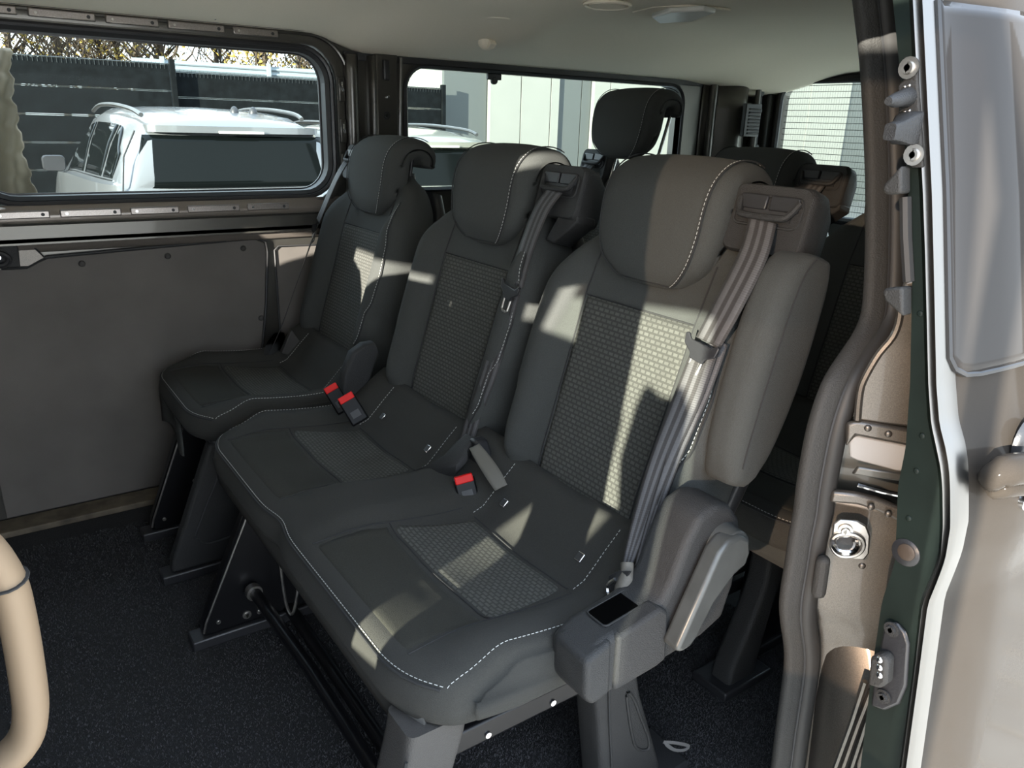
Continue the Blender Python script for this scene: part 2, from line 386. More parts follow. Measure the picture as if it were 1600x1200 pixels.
# window 2
win2 = empty('window_2', (1.85, YW+.03, W2[2])); tag(win2, kind='structure'); win2['label'] = 'long rear side window behind the pillar with the pale building outside'
pane('window_glass', (W2[0]-.02, W2[1]+.02, W2[2]-.02, W2[3]+.02), .07, YW+.045, GLASST, win2)
M('window_rubber', strip((W2[0], W2[1], W2[2], W2[3]), .065, YW+.03, .014, .032), RUB, win2)
M('window_bracket', join(obox((1.565, YW+.03, 1.268), (1, 0, 0), (0, 1, 0), (0, 0, 1), .028, .006, .010), cyl((1.565, YW+.035, 1.256), (0, -1, 0), .013, .012, 14)), PLAB, win2, bevel=.002)
# hardboard panel on far door with black bead and rivets
P0 = YW+.040
hb = [AY(x, y, P0) for x, y in [(-70, 422), (0, 422), (40, 420), (58, 410), (72, 404), (200, 392), (398, 374), (413, 380), (416, 395), (414, 480), (407, 560)]]
hb += [V((hb[-1].x-.02, P0, .02)), V((hb[0].x, P0, .02))]
M('door_panel', prism(hb, (0, .012, 0)), HARD, wr, smooth=False, bevel=.002)
M('door_panel_bead', tube([p+V((.003, -.003, .004)) for p in hb[1:11]], .0045, 8), RUB, wr)
for x, y in [(128, 412), (262, 400), (380, 388), (408, 497)]:
    M('panel_rivet', dome(AY(x, y, P0), (0, -1, 0), .009, .006), PLAL, wr)
hb2 = [AY(x, y, P0) for x, y in [(430, 392), (436, 386), (485, 384), (470, 470), (430, 560)]]
hb2 = [V((p.x, P0, p.z)) for p in hb2]; hb2 = hb2[:3]+[V((.95, P0, hb2[2].z)), V((.95, P0, .15)), V((hb2[0].x, P0, .15))]
M('door_panel', prism(hb2, (0, .012, 0)), HARD, wr, smooth=False, bevel=.003)
M('door_panel_bead', tube([p+V((-.003, -.003, .003)) for p in [hb2[5], hb2[0], hb2[1], hb2[2], hb2[3]]], .003, 6), RUB, wr)
# pale pressed recess and black latch at the far left
rc = [AY(x, y, P0-.012) for x, y in [(-60, 379), (40, 381), (52, 385), (70, 403), (45, 417), (-60, 420)]]
M('pressed_recess', prism(rc, (0, .006, 0)), JAMB, wr, smooth=False, bevel=.002)
M('recess_seal', tube(rc+[rc[0]], .003, 6), RUB, wr)
lat = empty('latch', AY(10, 400, P0-.02), None, None, None, wr)
M('latch_housing', prism([AY(x, y, P0-.035) for x, y in [(-50, 374), (22, 376), (29, 388), (32, 418), (-50, 421)]], (0, .02, 0)), PLA, lat, bevel=.003)
M('latch_hook', tube(catmull([AY(x, y, P0-.045) for x, y in [(-12, 394), (6, 398), (14, 405), (8, 414), (-8, 416)]], 4), .007, 8), PLAB, lat)
M('latch_pin', cyl(AY(-3, 402, P0-.045), (0, -1, 0), .006, .01, 10), CHROME, lat)
# wooden-tone sill strip along the floor at the far door
S('trim_1', box(-.4, .72, 2.285, 2.37, 0, .018), SILL, bevel=.003)
# ---- ceiling: headliner with coved sides
def headz(x, y):
    d = min(2.36-y, (y-.56)*1.0); r_ = .045*(1-sst(x, .88, 1.08)); z = 1.306+r_+(.085-r_)*sst(d, -.02, .5)
    z += .012*sst(x, 1.05, 1.45)*sst(d, .25, .7)
    z -= .030*math.exp(-((x-1.42)/.10)**2-((y-2.0)/.16)**2)*.8
    z -= .05*sst(x, 2.4, 2.95)
    z += .022*math.exp(-((x-2.1)/.45)**2)*sst(d, .15, .5)
    return z
hl = grid(lambda u, v: (-.9+u*3.86, .56+v*1.785, headz(-.9+u*3.86, .56+v*1.785)), 120, 60)
hl = (hl[0]+[], hl[1])
ceil_ = S('ceiling', hl, HEAD, solid=.006)
ceil_['label'] = 'beige grey moulded fabric headliner'
S('trim_2', join(box(-.3, .98, 2.30, 2.345, 1.350, 1.362), box(1.0, 2.98, 2.325, 2.36, 1.285, 1.31)), RUB, bevel=.004)
# roof skin above
S('roof', box(-.95, 3.05, .44, 2.46, 1.43, 1.47), PAINT, smooth=False)
S('trim_3', box(-.3, 3.0, .46, .60, 1.27, 1.43), PAINT, bevel=.01)        # header over the door opening
# D pillar, rear wall with tailgate window
XR = 2.95
fr_ = lambda y, z: (XR, y, z)
rw = holed(.5, 2.42, .6, 1.43, (.55, 2.215, .78, 1.325), .08, fr_, (.06, 0, 0))
S('wall_rear', join(rw[:2], box(XR, 3.02, .45, 2.42, -.05, .6)), BODYD, smooth=False)
win3 = empty('window_3', (XR+.04, 1.38, .78)); tag(win3, kind='structure'); win3['label'] = 'tailgate window with thin horizontal heater wires'
L3 = [V((XR+.035, y, z)) for y, z in rrloop(.53, 2.23, .76, 1.345, .08, 8, 6)]
M('window_glass', prism(L3, (.004, 0, 0)), GLASST, win3, smooth=False)
hw_ = []
for k in range(22):
    z = .79+k*.0245; hw_.append(tube([(XR+.03, .60, z), (XR+.03, 2.205, z)], .0012, 4))
M('heater_wires', join(*hw_), FIL, win3, kind='stuff')
vv = [tube([(XR+.032, y_, .78), (XR+.032, y_, 1.33)], .0004, 3) for y_ in [.62+k*.0115 for k in range(137)]]
M('fine_wires', join(*vv), FIL, win3, kind='stuff')
M('window_rubber', tube([V((XR-.004, y, z)) for y, z in rrloop(.55, 2.215, .78, 1.325, .08, 8, 6)], .016, 8, True), RUB, win3)
M('tailgate_trim', box(XR-.05, XR+.0, 2.235, 2.33, .4, 1.31), TRIM, bpy.data.objects['wall_rear'], bevel=.01)
# D pillar inner metal with a vent grille and holes
dp = S('trim_4', grid(lambda u, v: (2.58+u*.32, 2.325-.10*sin(pi*min(1, u*1.1))**2*(.6+.4*sst(v, .2, .6)), .3+v*1.0), 24, 10), BODYD, solid=.004)
dp['label'] = 'dark metal rear corner pillar with vent and holes'
gr = M('vent_frame', obox((2.74, 2.19, 1.16), (1, 0, 0), (0, 1, 0), (0, 0, 1), .05, .01, .065), PLAB, dp, bevel=.004)
for k in range(8):
    M('vent_slat', obox((2.745, 2.178, 1.108+k*.0135), (1, 0, 0), (0, 1, .5), (0, -.5, 1), .035, .003, .0025), PLA, gr)
for x, z, r in [(2.84, 1.27, .012), (2.842, 1.20, .010), (2.838, 1.12, .008), (2.85, 1.05, .012), (2.83, .98, .007)]:
    M('pillar_hole', cyl((x, 2.24, z), (0, -1, 0), r, .014, 14), RUB, dp)
M('pillar_rib', tube([(2.81, 2.225, 1.3), (2.81, 2.22, 1.1), (2.81, 2.215, .8)], .012, 10), BODYD, dp)
M('pillar_rib', tube([(2.62, 2.30, 1.3), (2.615, 2.295, 1.1), (2.61, 2.29, .8)], .018, 10), BODYD, dp)
M('pillar_rib', tube([(2.88, 2.27, 1.3), (2.88, 2.265, 1.1), (2.88, 2.26, .8)], .010, 10), PLAB, dp)
# headliner details
lamp = empty('ceiling_lamp', (1.42, 1.36, headz(1.42, 1.36)), 'flat oblong reading lamp set in the headliner', 'lamp')
zl = headz(1.42, 1.36)
cl = lambda hx, hy, r, z0, z1, X=1.42, Y=1.37: prism([(X+p*.93-q*.36, Y+q*.93+p*.36, z0) for p, q in [(b_, a_) for a_, b_ in rr(hx, hy, r, 4, 2, 4)]], (0, 0, z1-z0))
lp = [AZ(x, y, zl-.004) for x, y in [(988, 20), (1020, 12), (1080, 9), (1142, 17), (1120, 26), (1060, 40), (1030, 36)]]
M('lamp_bezel', prism([p for p in lp], (0, 0, .006)), HEAD, lamp, bevel=.002)
lq = [AZ(x, y, zl-.016) for x, y in [(1018, 28), (1045, 20), (1100, 17), (1118, 21), (1082, 34), (1030, 37)]]
M('lamp_lens', prism(lq, (0, 0, .013)), mat('lamp_lens', (.75, .75, .70), .25), lamp, bevel=.004)
def oval(name, px, py, sx, sy, label):
    c = AZ(px, py, 1.36); zc = headz(c.x, c.y)-.002; c = AZ(px, py, zc)
    a_ = AZ(px+sx, py+sx*.03, zc)-c; b_ = AZ(px, py+sy, zc)-c
    o = empty(name, c, label, 'air vent', None)
    ring = [c+a_*cos(t)+b_*sin(t) for t in [k*pi/12 for k in range(24)]]
    M('vent_rim', tube(ring, .004, 8, True), HEAD, o)
    M('vent_flap', prism([c+(p-c)*.8+V((0, 0, -.003)) for p in ring], (0, 0, .006)), HEAD, o)
    return o
oval('ceiling_vent', 949, 8, 36, 6, 'oval vent flap in the ceiling left of the reading lamp')
oval('ceiling_vent', 771, 29, 28, 3, 'oval vent flap in the ceiling nearest the coat hook')
ch = AY(763, 66, 2.06); ch.z = headz(ch.x, 2.06)-.004; ch = V(ch)
c = AP(763, 66, (1.42, 2.08, headz(1.42, 2.1)), (0, -.7, -.7))
hk = empty('coat_hook', c, 'small beige round coat hook on the headliner above the rear side window', 'hook')
M('hook_base', dome(c+V((0, .006, .006)), (0, -.8, -.6), .030, .024, 16), HEAD, hk)
M('hook_tab', obox(c+V((0, -.016, -.006)), (1, 0, 0), (0, .8, -.6), (0, .6, .8), .011, .010, .009), HEAD, hk, bevel=.002)
ah = empty('assist_strip', AY(290, 21, 2.26), 'thin bright clip at the headliner edge above the far window', 'clip')
M('clip_body', tube([AY(243, 17, 2.26), AY(290, 21, 2.26), AY(335, 28, 2.26)], .004, 8), mat('pale_clip', (.7, .66, .6), .4), ah)
M('clip_tip', dome(AY(335, 28, 2.26), (1, 0, 0), .005, .006), CHROME, ah)

# ================================================================ SEATS
TL = math.radians(18)
def make_back(root, yc, x0=.800, z0=.44, name='backrest', right_bolster=True):
    t = V((sin(TL), 0, cos(TL))); nf = V((-cos(TL), 0, sin(TL))); B0 = V((x0, yc, z0)); Yv = V((0, 1, 0))
    Wt = [(0, .185), (.05, .215), (.12, .238), (.19, .240), (.215, .252), (.30, .256), (.38, .250), (.44, .232), (.49, .205), (.53, .172), (.555, .14), (.57, .09)]
    Bt = [(0, .035), (.03, .05), (.1, .056), (.4, .056), (.5, .05), (.54, .042), (.56, .03), (.57, .012)]
    H = .575
    def bol(u, v):
        k = sst(abs(u), .125, .20)*sst(v, .0, .08)*(1-sst(v, .40, .54)); k2 = 1-sst(abs(u), .17, .262)*.5
        return .048*k*k2 - .008*cos(min(1, abs(u)/.13)*pi/2)
    def pt(u, v, o=0.0):
        a_ = lerp(Wt, v); b_ = lerp(Bt, v)
        return B0+t*v+Yv*u+nf*(bol(u, v)+o+(b_-.056))
    rings = []
    for i in range(49):
        v = H*i/48; a_ = slerp(Wt, v) if 0 else lerp(Wt, v); b_ = lerp(Bt, v); ring = []
        for (u, w_) in rr(a_, b_, .042, 20, 2, 5):
            f_ = sst(w_, -b_*.2, b_) ; ring.append(B0+t*v+Yv*u+nf*(w_-.056+bol(u, v)*f_))
        rings.append(ring)
    bk = M(name, loft(rings), FAB2, root, angle=180)
    # woven panel
    pw = lambda v: lerp([(0, .124), (.4, .134)], v)
    def pf_(i, j):
        v = .035+.365*j; u = pw(v)*(2*i-1); return pt(u, v, .0022-.003*(max(0, abs(2*i-1)-.97)/.03))
    M('patterned_panel', grid(pf_, 24, 24, lambda i, j: (.27*i, .365*j)), WEAVE, bk, solid=.001)
    for s in (-1, 1):
        M('seam', tube([pt(s*pw(v)*1.0, v, .0012) for v in [.02+k*.02 for k in range(25)]], .0016, 6), SEAM, bk)
    M('seam', tube([pt(pw(.4)*(k/10-1), .402, .0012) for k in range(21)], .0012, 6), SEAM, bk)
    M('stitching', stitches([pt(-(lerp(Wt, v)-.028), v, .0012-.003*sst(v, .4, .5)) for v in [.10+k*.015 for k in range(27)]]), THREAD, bk, kind='stuff')
    M('seam', tube([pt(-(lerp(Wt, v)-.024), v, .0003-.003*sst(v, .4, .5)) for v in [.06+k*.015 for k in range(30)]], .0014, 6), SEAM, bk)
    # rear shell
    M('back_shell', loft([[B0+t*v+Yv*u+nf*(w_-.125) for u, w_ in rr(lerp(Wt, v)*.96, .016, .012, 8, 2, 3)] for v in [.0+k*.05 for k in range(12)]]), PLAB, bk)
    return bk, pt
def make_headrest(root, yc, dx=0, dz=0, name='headrest', post=True, tilt=0):
    C = [(.952, .862), (.952, .874), (.956, .905), (.963, .95), (.970, .995), (.980, 1.022), (1.0, 1.041), (1.03, 1.047), (1.058, 1.040), (1.074, 1.022), (1.077, 1.0), (1.076, .992)]
    hb_ = [.008, .022, .035, .039, .039, .037, .033, .030, .029, .028, .022, .010]
    aw = [.045, .088, .122, .136, .139, .139, .138, .136, .135, .134, .130, .122]
    C = [V((x+dx, 0, z+dz)) for x, z in C]
    Cs = catmull(C, 4); hs = catmull([V((h, a_, 0)) for h, a_ in zip(hb_, aw)], 4)
    rings = []; fr = []
    for i, c in enumerate(Cs):
        t = (Cs[min(len(Cs)-1, i+1)]-Cs[max(0, i-1)]).normalized(); n = V((-t.z, 0, t.x)); h, a_ = hs[i].x, hs[i].y
        crown = lambda u: -.010*(abs(u)/a_)**2.5*(1 if h > .02 else .4)
        ring = [c+V((0, yc+u, 0))+n*(w_+(crown(u) if w_ > 0 else 0)) for u, w_ in rr(a_, h, min(.024, h*.95), 12, 3, 5)]
        rings.append(ring); fr.append((c, n, h, a_, crown))
    o = M(name, loft(rings), FAB2, root, angle=180)
    def sp_(i, u, off=.0008):
        c, n, h, a_, cr = fr[i]; return c+V((0, yc+u*a_, 0))+n*(h+cr(u*a_)+off)
    for s in (-1, 1):
        path = [sp_(i, s*.84) for i in range(3, 33)]
        M('seam', tube(path, .0013, 6), SEAM, o)
        if s < 0: M('stitching', stitches([p+V((0, .0035, 0))+V((-.0006, 0, .0003)) for p in path]), THREAD, o, kind='stuff')
    low = [sp_(3, .84*(1-2*k/14)) for k in range(15)]
    M('seam', tube(low, .0012, 6), SEAM, o)
    for s in (-1, 1):
        b0 = V((1.045+dx+(.022 if post == 'long' else 0), yc+s*(.095 if post == 'long' else .07), .99+dz)); 
        if post == 'long':
            M('headrest_post', tube([b0+V((.004, 0, .02)), b0+V((-.065, 0, -.20))], .006, 10), CHROME, o)
        else:
            M('headrest_post', tube([b0+V((0, 0, .03)), b0+V((-.012, 0, -.05))], .0055, 10), PLAB, o)
            M('post_collar', tube([b0+V((-.006, 0, -.012)), b0+V((-.008, 0, -.026))], [.013, .016], 12), PLAB, o)
    return o
def make_housing(root, y0, y1, x=.97, z0=.940, z1=1.045, dx=0):
    x += dx
    t = V((.26, 0, .966)); nf = V((-.966, 0, .26)); yc = (y0+y1)/2; hy = (y1-y0)/2; c = V((x+.012, yc, (z0+z1)/2))
    Yv = V((0, 1, 0)); hz = (z1-z0)/2
    P = lambda u, v, w_: c+Yv*u+t*v+nf*w_
    rings = []
    for w_, k in ((-.075, .62), (-.06, .84), (-.03, .97), (.0, 1.0), (.008, .97), (.011, .93)):
        rings.append([P(u*k, v*k-(.015 if w_ < -.05 else 0), w_) for u, v in rr(hy, hz, .018, 4, 3, 4)])
    h = M('belt_guide', loft(rings), PLAB if 0 else PLA, root, angle=30)
    M('guide_bezel', tube([P(u, v+.012, .012) for u, v in rr(hy*.80, hz*.42, .012, 4, 2, 4)], .0022, 6, True), PLA, h)
    for s in (-1, 1): M('guide_button', obox(P(s*hy*.38, .024, .013), Yv, t, nf, hy*.34, .011, .003), PLAB, h, bevel=.002)
    M('guide_slot', obox(P(0, .006, .0125), Yv, t, nf, hy*.60, .008, .0015), RUB, h)
    M('guide_lip', tube(catmull([P(-hy*.72, .028, .014), P(-hy*.62, .010, .020), P(-hy*.45, .002, .024), P(hy*.45, .002, .024), P(hy*.62, .010, .020), P(hy*.72, .028, .014)], 4), .0050, 8), PLA, h)
    # pointed lower wedge towards the seat
    M('guide_wedge', prism([P(-hy*.98, -hz*.7, .006), P(-hy*.2, -hz*.85, .006), P(hy*.25, -hz*1.9, .0), P(-hy*.15, -hz*1.95, .0), P(-hy*.98, -hz*1.0, .0)], -nf*.05), PLA, h, bevel=.004)
    return h, P
def ribbon(P, Wd, width, name, root, ustretch=1.0, m=None):
    """P path points, Wd width directions"""
    Ps = catmull(P, 6); Ws = catmull([V(q).normalized()*s for q, s in zip(Wd, width)], 6); L = 0; v, uv, f = [], [], []
    for i, (p, q) in enumerate(zip(Ps, Ws)):
        if i: L += (Ps[i]-Ps[i-1]).length
        for k in range(5):
            v.append(p+q*(k/4-.5)); uv.append((k/4, L))
    for i in range(len(Ps)-1):
        for k in range(4): f.append((i*5+k, i*5+k+1, (i+1)*5+k+1, (i+1)*5+k))
    return M(name, (v, f, uv), m or BELT, root, solid=.0014, angle=180)
def make_tongue(root, c, wdir, down, n):
    c, wdir, down, n = V(c), V(wdir).normalized(), V(down).normalized(), V(n).normalized()
    P = lambda a_, b_, o=0: c+wdir*a_+down*b_+n*o
    t = M('buckle_tongue', prism([P(*q, .003) for q in [(-.036, -.012), (-.030, -.014), (-.022, -.006), (.022, -.006), (.030, -.014), (.036, -.012), (.032, .004), (.014, .014), (.012, .022), (-.016, .022), (-.018, .014), (-.034, .004)]], n*.006), PLAB, root, bevel=.002)
    lp_ = [P(a_, b_, .005) for a_, b_ in [(-.013, .02), (.010, .02), (.010, .044), (.006, .048), (-.009, .048), (-.013, .044)]]
    M('tongue_plate', tube(lp_, .0028, 6, True, flat=.6), STEEL, t)
    return t
def buckle(root, c, up, side, n, name='belt_buckle', wd=.021, ln=.034):
    c, up, side, n = V(c), V(up).normalized(), V(side).normalized(), V(n).normalized()
    b = M(name, obox(c, side, up, n, wd, ln, .011), BUCK, root, bevel=.004)
    M('buckle_rim', obox(c+up*(ln-.002), side, up, n, wd*.94, .003, .010), mat('rim', (.55, .5, .45), .4) if 0 else PLAL, b, bevel=.001)
    M('release_button', obox(c+up*(ln-.004)+n*.003, side, up, n, wd*.86, .008, .0095), RED, b, bevel=.002)
    M('label_plate', obox(c-up*.012+n*.0112, side, up, n, wd*.5, .008, .0004), RUB, b)
    return b

# cushion lofted across Y
PR = [(.815, .505), (.795, .492), (.765, .462), (.742, .437), (.722, .417), (.700, .409), (.66, .409), (.62, .411), (.58, .415), (.54, .420), (.50, .425), (.46, .430), (.42, .433), (.39, .4335), (.372, .428), (.362, .416), (.357, .398), (.356, .38), (.362, .365), (.40, .36), (.50, .355), (.60, .355), (.70, .36), (.80, .38), (.825, .44)]
NTOP = 17
def make_cushion(root, y0, y1, seats, dx=0, name='seat_cushion', tags=True, notch=None):
    """seats: list of seat centres"""
    def top(y, x, z):
        d = min(abs(y-c) for c in seats)
        k = sst(d, .13, .215)*sst(x, .38, .50)*(1-.55*sst(x, .72, .80)); fr_ = sst(.0, 0, 1)
        z2 = z+.034*k-.006*(1-sst(d, 0, .13))*sst(x, .37, .5)
        x2 = x
        if notch is not None: x2 = x+.011*math.exp(-((y-notch)/.05)**2)*(1-sst(x, .38, .48))
        de = min(y-y0, y1-y)
        if de < .13: x2 += .085*(1-sqrt(max(0, 1-((.13-de)/.13)**2)))*(1-sst(x, .36, .56))
        if de < .035 and z > .40: z2 -= .020*(1-sqrt(max(0, 1-((.035-de)/.035)**2)))
        return x2, z2
    ys = [y0+.0]
    n = int((y1-y0)/.012); ys = sorted(set([y0+(y1-y0)*i/n for i in range(n+1)]+[y0+.003, y0+.008, y0+.018, y1-.003, y1-.008, y1-.018]))
    rings = []
    for y in ys:
        rings.append([V((*(lambda q: (q[0]+dx, y, q[1]))(top(y, x, z) if i <= NTOP+1 else (x+(.085*(1-sst(x, .36, .56))*(1-sqrt(max(0, 1-((.13-min(y-y0, y1-y))/.13)**2))) if min(y-y0, y1-y) < .13 else 0), z)),)) for i, (x, z) in enumerate(PR)])
    # soften the end caps
    def shrink(r, k, ysh):
        c = sum((p for p in r), V())/len(r); return [V((c.x+(p.x-c.x)*(1-.02*k), p.y+ysh, c.z+(p.z-c.z)*(1-.25*k))) for p in r]
    rings = [shrink(rings[0], .8, -.008)]+[shrink(rings[0], .25, -.005)]+rings+[shrink(rings[-1], .25, .005), shrink(rings[-1], .8, .008)]
    cu = M(name, loft(rings), FAB, root, angle=180)
    def sf(y, i, o=.0008):
        i0 = int(i); f_ = i-i0
        (xa, za), (xb, zb) = PR[i0], PR[min(i0+1, NTOP+1)]
        x, z = xa+(xb-xa)*f_, za+(zb-za)*f_
        tx, tz = xb-xa, zb-za; l = math.hypot(tx, tz) or 1; n_ = V((tz/l, 0, -tx/l));
        if n_.z < 0 and i < 14: n_ = -n_
        if i >= 14 and n_.x > 0: n_ = -n_
        q = top(y, x, z); return V((q[0]+dx, y, q[1]))+n_*o
    for c in seats:
        pw = .150
        def gp(i, j):
            yy = c+(2*i-1)*lerp([(0, .165), (1, .135)], 1-j if False else j) ; kk = 9.1-3.9*j
            return sf(yy, kk, .0022 if 0.02 < i < .98 and .01 < j < .99 else -.002)
        M('patterned_panel', grid(gp, 24, 18, lambda i, j: (.30*i, .17*j)), WEAVE, cu, solid=.001)
        def gt(i, j):
            yy = c+(2*i-1)*lerp([(0, .17), (1, .165)], j); kk = 13.0-3.7*j
            return sf(yy, kk, .0018 if 0.02 < i < .98 and .02 < j < .98 else -.0022)
        M('front_panel', grid(gt, 20, 12), FABT, cu, solid=.001)
        M('seam', tube([sf(c+(k/10-1)*.165, 9.2, .0008) for k in range(21)], .0017, 6), SEAM, cu)
        M('seam', tube([sf(c+(k/10-1)*.14, 5.1, .0008) for k in range(21)], .0015, 6), SEAM, cu)
        for s in (-1, 1):
            M('seam', tube([sf(c+s*lerp([(0, .17), (8, .165), (14, .135)], 13-kk), kk, .0006) for kk in [13-q*.4 for q in range(20)]], .0013, 6), SEAM, cu)
            M('stitching', stitches([sf(c+s*.150, kk, .0012) for kk in [5-q*.25 for q in range(17)]]), THREAD, cu, kind='stuff')
            if tags:
                pc = sf(c+s*.112, 2.9, .002); tn = V((-.7, 0, .7))
                b_ = M('anchor_badge', obox(pc, (0, 1, 0), (.7, 0, .7), tn, .008, .0085, .0015), CHROME, cu, bevel=.0015, label='small square metal anchor badge with child seat symbol')
                M('badge_face', obox(pc+tn*.0012, (0, 1, 0), (.7, 0, .7), tn, .0064, .0068, .0008), RUB, b_)
    edge = [sf(y, 14.3, .0012) for y in [y0+.02+(y1-y0-.04)*k/120 for k in range(121)]]
    M('stitching', stitches(edge), THREAD, cu, kind='stuff')
    M('seam', tube([p+V((-.004, 0, -.004)) for p in edge], .0022, 6), SEAM, cu)
    for ye, s in ((y0+.004, 1), (y1-.004, -1)):
        side = [sf(ye+s*.012, kk, .0015) for kk in [14.3-q*.35 for q in range(28)]]
        M('stitching', stitches(side), THREAD, cu, kind='stuff')
    return cu, sf
def leg_plate(root, xf, xr, xtf, xtr, y, ht, m, th=.022, name='leg', label=None, hole=False):
    pts = [(xf, .025), (xf+.005, .06), (xtf, ht), (xtr, ht), (xr, .06), (xr, .025)]
    o = M(name, prism([V((x, y-th, z)) for x, z in pts], (0, 2*th, 0)), m, root, bevel=.008, label=label)
    M('floor_shoe', join(obox(((xf+xr)/2-.004, y, .013), (1, 0, 0), (0, 1, 0), (0, 0, 1), (xr-xf)/2+.02, th+.008, .013)), PLAB, o, bevel=.004)
    return o

# ---------------- double bench (near) ----------------
bench = empty('double_bench_seat', (.62, 1.2, 0), 'dark grey two place bench seat nearest the open door', 'seat')
BACKS = {}
for yc in (.93, 1.45):
    BACKS[yc] = make_back(bench, yc); make_headrest(bench, yc)
cu, sfN = make_cushion(bench, .685, 1.725, (.945, 1.465), notch=1.24)
# valance under front edge
def val(u, v):
    y = .72+u*.98; return V((.374+.02*(1-sst(y-.69, 0, .08))+.008*v, y, .372-.066*v))
M('valance', grid(val, 30, 4), mat('valance_grey', (.062, .061, .058), .8, spec=.15), bench, solid=.004)
# seat pan
M('seat_pan', box(.40, .80, .72, 1.70, .335, .362), PLAB, bench, bevel=.01)
# recliner cover (outer side)
y0 = .612
rc_ = [(.568, .456), (.60, .472), (.66, .482), (.705, .492), (.722, .520), (.742, .575), (.765, .612), (.797, .622), (.828, .612), (.855, .582), (.866, .54), (.862, .47), (.846, .415), (.80, .398), (.75, .392), (.68, .386), (.62, .380), (.585, .378), (.570, .395)]
cover = M('side_cover', prism([V((x, y0, z)) for x, z in rc_], (0, .075, 0)), PLA, bench, bevel=.016, seg=4, angle=60)
M('cover_front_box', prism([V((x, y0-.004, z)) for x, z in [(.566, .458), (.612, .474), (.617, .386), (.584, .378), (.570, .394)]], (0, .07, 0)), PLA, cover, bevel=.008, seg=3)
M('cover_mid_box', prism([V((x, y0-.006, z)) for x, z in [(.6195, .4755), (.70, .492), (.714, .480), (.72, .398), (.70, .392), (.6205, .386)]], (0, .03, 0)), PLA, cover, bevel=.006, seg=3)
M('belt_slot', obox((.655, y0+.040, .4815), (1, 0, .14), (0, 1, 0), (-.14, 0, 1), .036, .019, .0015), mat('slot_shade_black', (.002, .002, .002), .9, spec=0), cover)  # flush black plate; the shade of the deep slot is put into its colour
M('slot_rim', tube([V((.655+p, y0+.040+q, .4825+.14*p)) for p, q in rr(.037, .020, .006, 3, 2, 3)], .0016, 6, True), PLA, cover)
lv = empty('recline_lever', (.80, y0-.01, .55), parent=bench)
M('lever_arm', prism([V((x, y0-.034, z)) for x, z in [(.705, .436), (.716, .428), (.735, .430), (.748, .442), (.775, .487), (.812, .520), (.836, .528), (.842, .548), (.836, .572), (.815, .584), (.790, .582), (.772, .568)]], (0, .030, 0)), SATIN, lv, bevel=.008, seg=4, angle=60)
M('lever_boss', cyl((.815, y0+.008, .555), (0, -1, 0), .034, .036, 24, .030), SATIN, lv, bevel=.004)
def loopstrap(c, ln, wd, root, dirv=(0, 0, -1), name='pull_strap'):
    c = V(c); d = V(dirv).normalized(); s = V((.9, -.2, 0))
    P = catmull([c, c+d*ln*.35+s*wd*.6, c+d*ln*.8+s*wd, c+d*ln+s*wd*.5, c+d*ln*.8, c+d*ln*.35-s*wd*.05, c+s*.004], 5)
    return M(name, tube(P, .0035, 6, flat=.3, up=(.3, .9, 0)), mat('grey_strap', (.09, .088, .088), .8), root)
loopstrap((.838, .655, .520), .085, .026, bench, (.35, -.05, -1))
# folded armrest on the outer side of the backrest
arm_c = [(.818, .620), (.835, .66), (.855, .72), (.876, .79), (.895, .86), (.912, .915), (.925, .942), (.932, .952)]
arm_w = [.022, .046, .058, .063, .062, .055, .04, .018]
t_ = V((.29, 0, .957)); 
rings = []
Cc = catmull([V((x, 0, z)) for x, z in arm_c], 4); Wc = catmull([V((w_, 0, 0)) for w_ in arm_w], 4)
for c, w_ in zip(Cc, Wc):
    k = w_.x; rings.append([V((c.x+.055+p*.957, .662+q, c.z-p*.29)) for p, q in rr(k, .034*min(1, k/.035+.15), .026*min(1, k/.04), 4, 3, 5)])
arm = M('folded_armrest', loft(rings), FAB2, bench, angle=180)
M('seam', tube([V((c.x+.055-.957*w_.x*.55, .6275, c.z+.29*w_.x*.55)) for c, w_ in list(zip(Cc, Wc))[3:-3]], .0012, 6), SEAM, arm)
# backrest side panel with stitched edge between belt and armrest
M('backrest_side_panel', loft([[B_+V((0, .735+q, 0))+V((-.951, 0, .309))*(p-.05) for q, p in rr(.022, .045*s_, .018*s_, 3, 3, 4)] for B_, s_ in [(V((.80+.309*v, 0, .44+.951*v)), k_) for v, k_ in [(.02, .5), (.06, .9), (.2, 1), (.4, 1), (.47, .9), (.50, .5)]]]), FAB2, bench, angle=180)
# belts of the near place
h1, HP = make_housing(bench, .655, .80)
def belt_set(root, pts, wds, wid, tong, n=(-.9, 0, .3), name='belt_webbing'):
    ribbon(pts, wds, wid, name, root)
    if tong: make_tongue(root, *tong)
tN = V(AX(1102, 536, .868)); aN = AY(972, 905, .655)
bp1 = [HP(-.004, -.002, .022), AX(1176, 400, .925), AX(1136, 480, .885), tN+V((.006, 0, .0))]
ribbon(bp1, [(0, 1, .12)]*4, [.050, .050, .050, .048], 'belt_webbing', bench)
bp2 = [tN+V((.004, 0, -.004)), AX(1075, 620, .835), AX(1034, 720, .790), AX(1000, 820, .752), AX(978, 890, .720)]
ribbon(bp2, [(0, 1, .12), (-.3, .95, 0), (-.5, .86, 0), (-.6, .8, 0), (-.6, .8, 0)], [.046, .044, .036, .026, .014], 'belt_webbing', bench)
ribbon([p+V((.012, -.012, .008)) for p in bp2], [(0, 1, .12), (-.3, .95, 0), (-.6, .8, 0), (-.7, .7, 0), (-.7, .7, 0)], [.034, .030, .022, .016, .010], 'belt_webbing', bench)
make_tongue(bench, tN+V((-.006, .0, -.006)), (.1, .98, .12), (-.12, .25, -1), (-.95, -.2, .2))
WEB = mat('worn_webbing', (.10, .09, .075), .7, noise=.3, nscale=80)
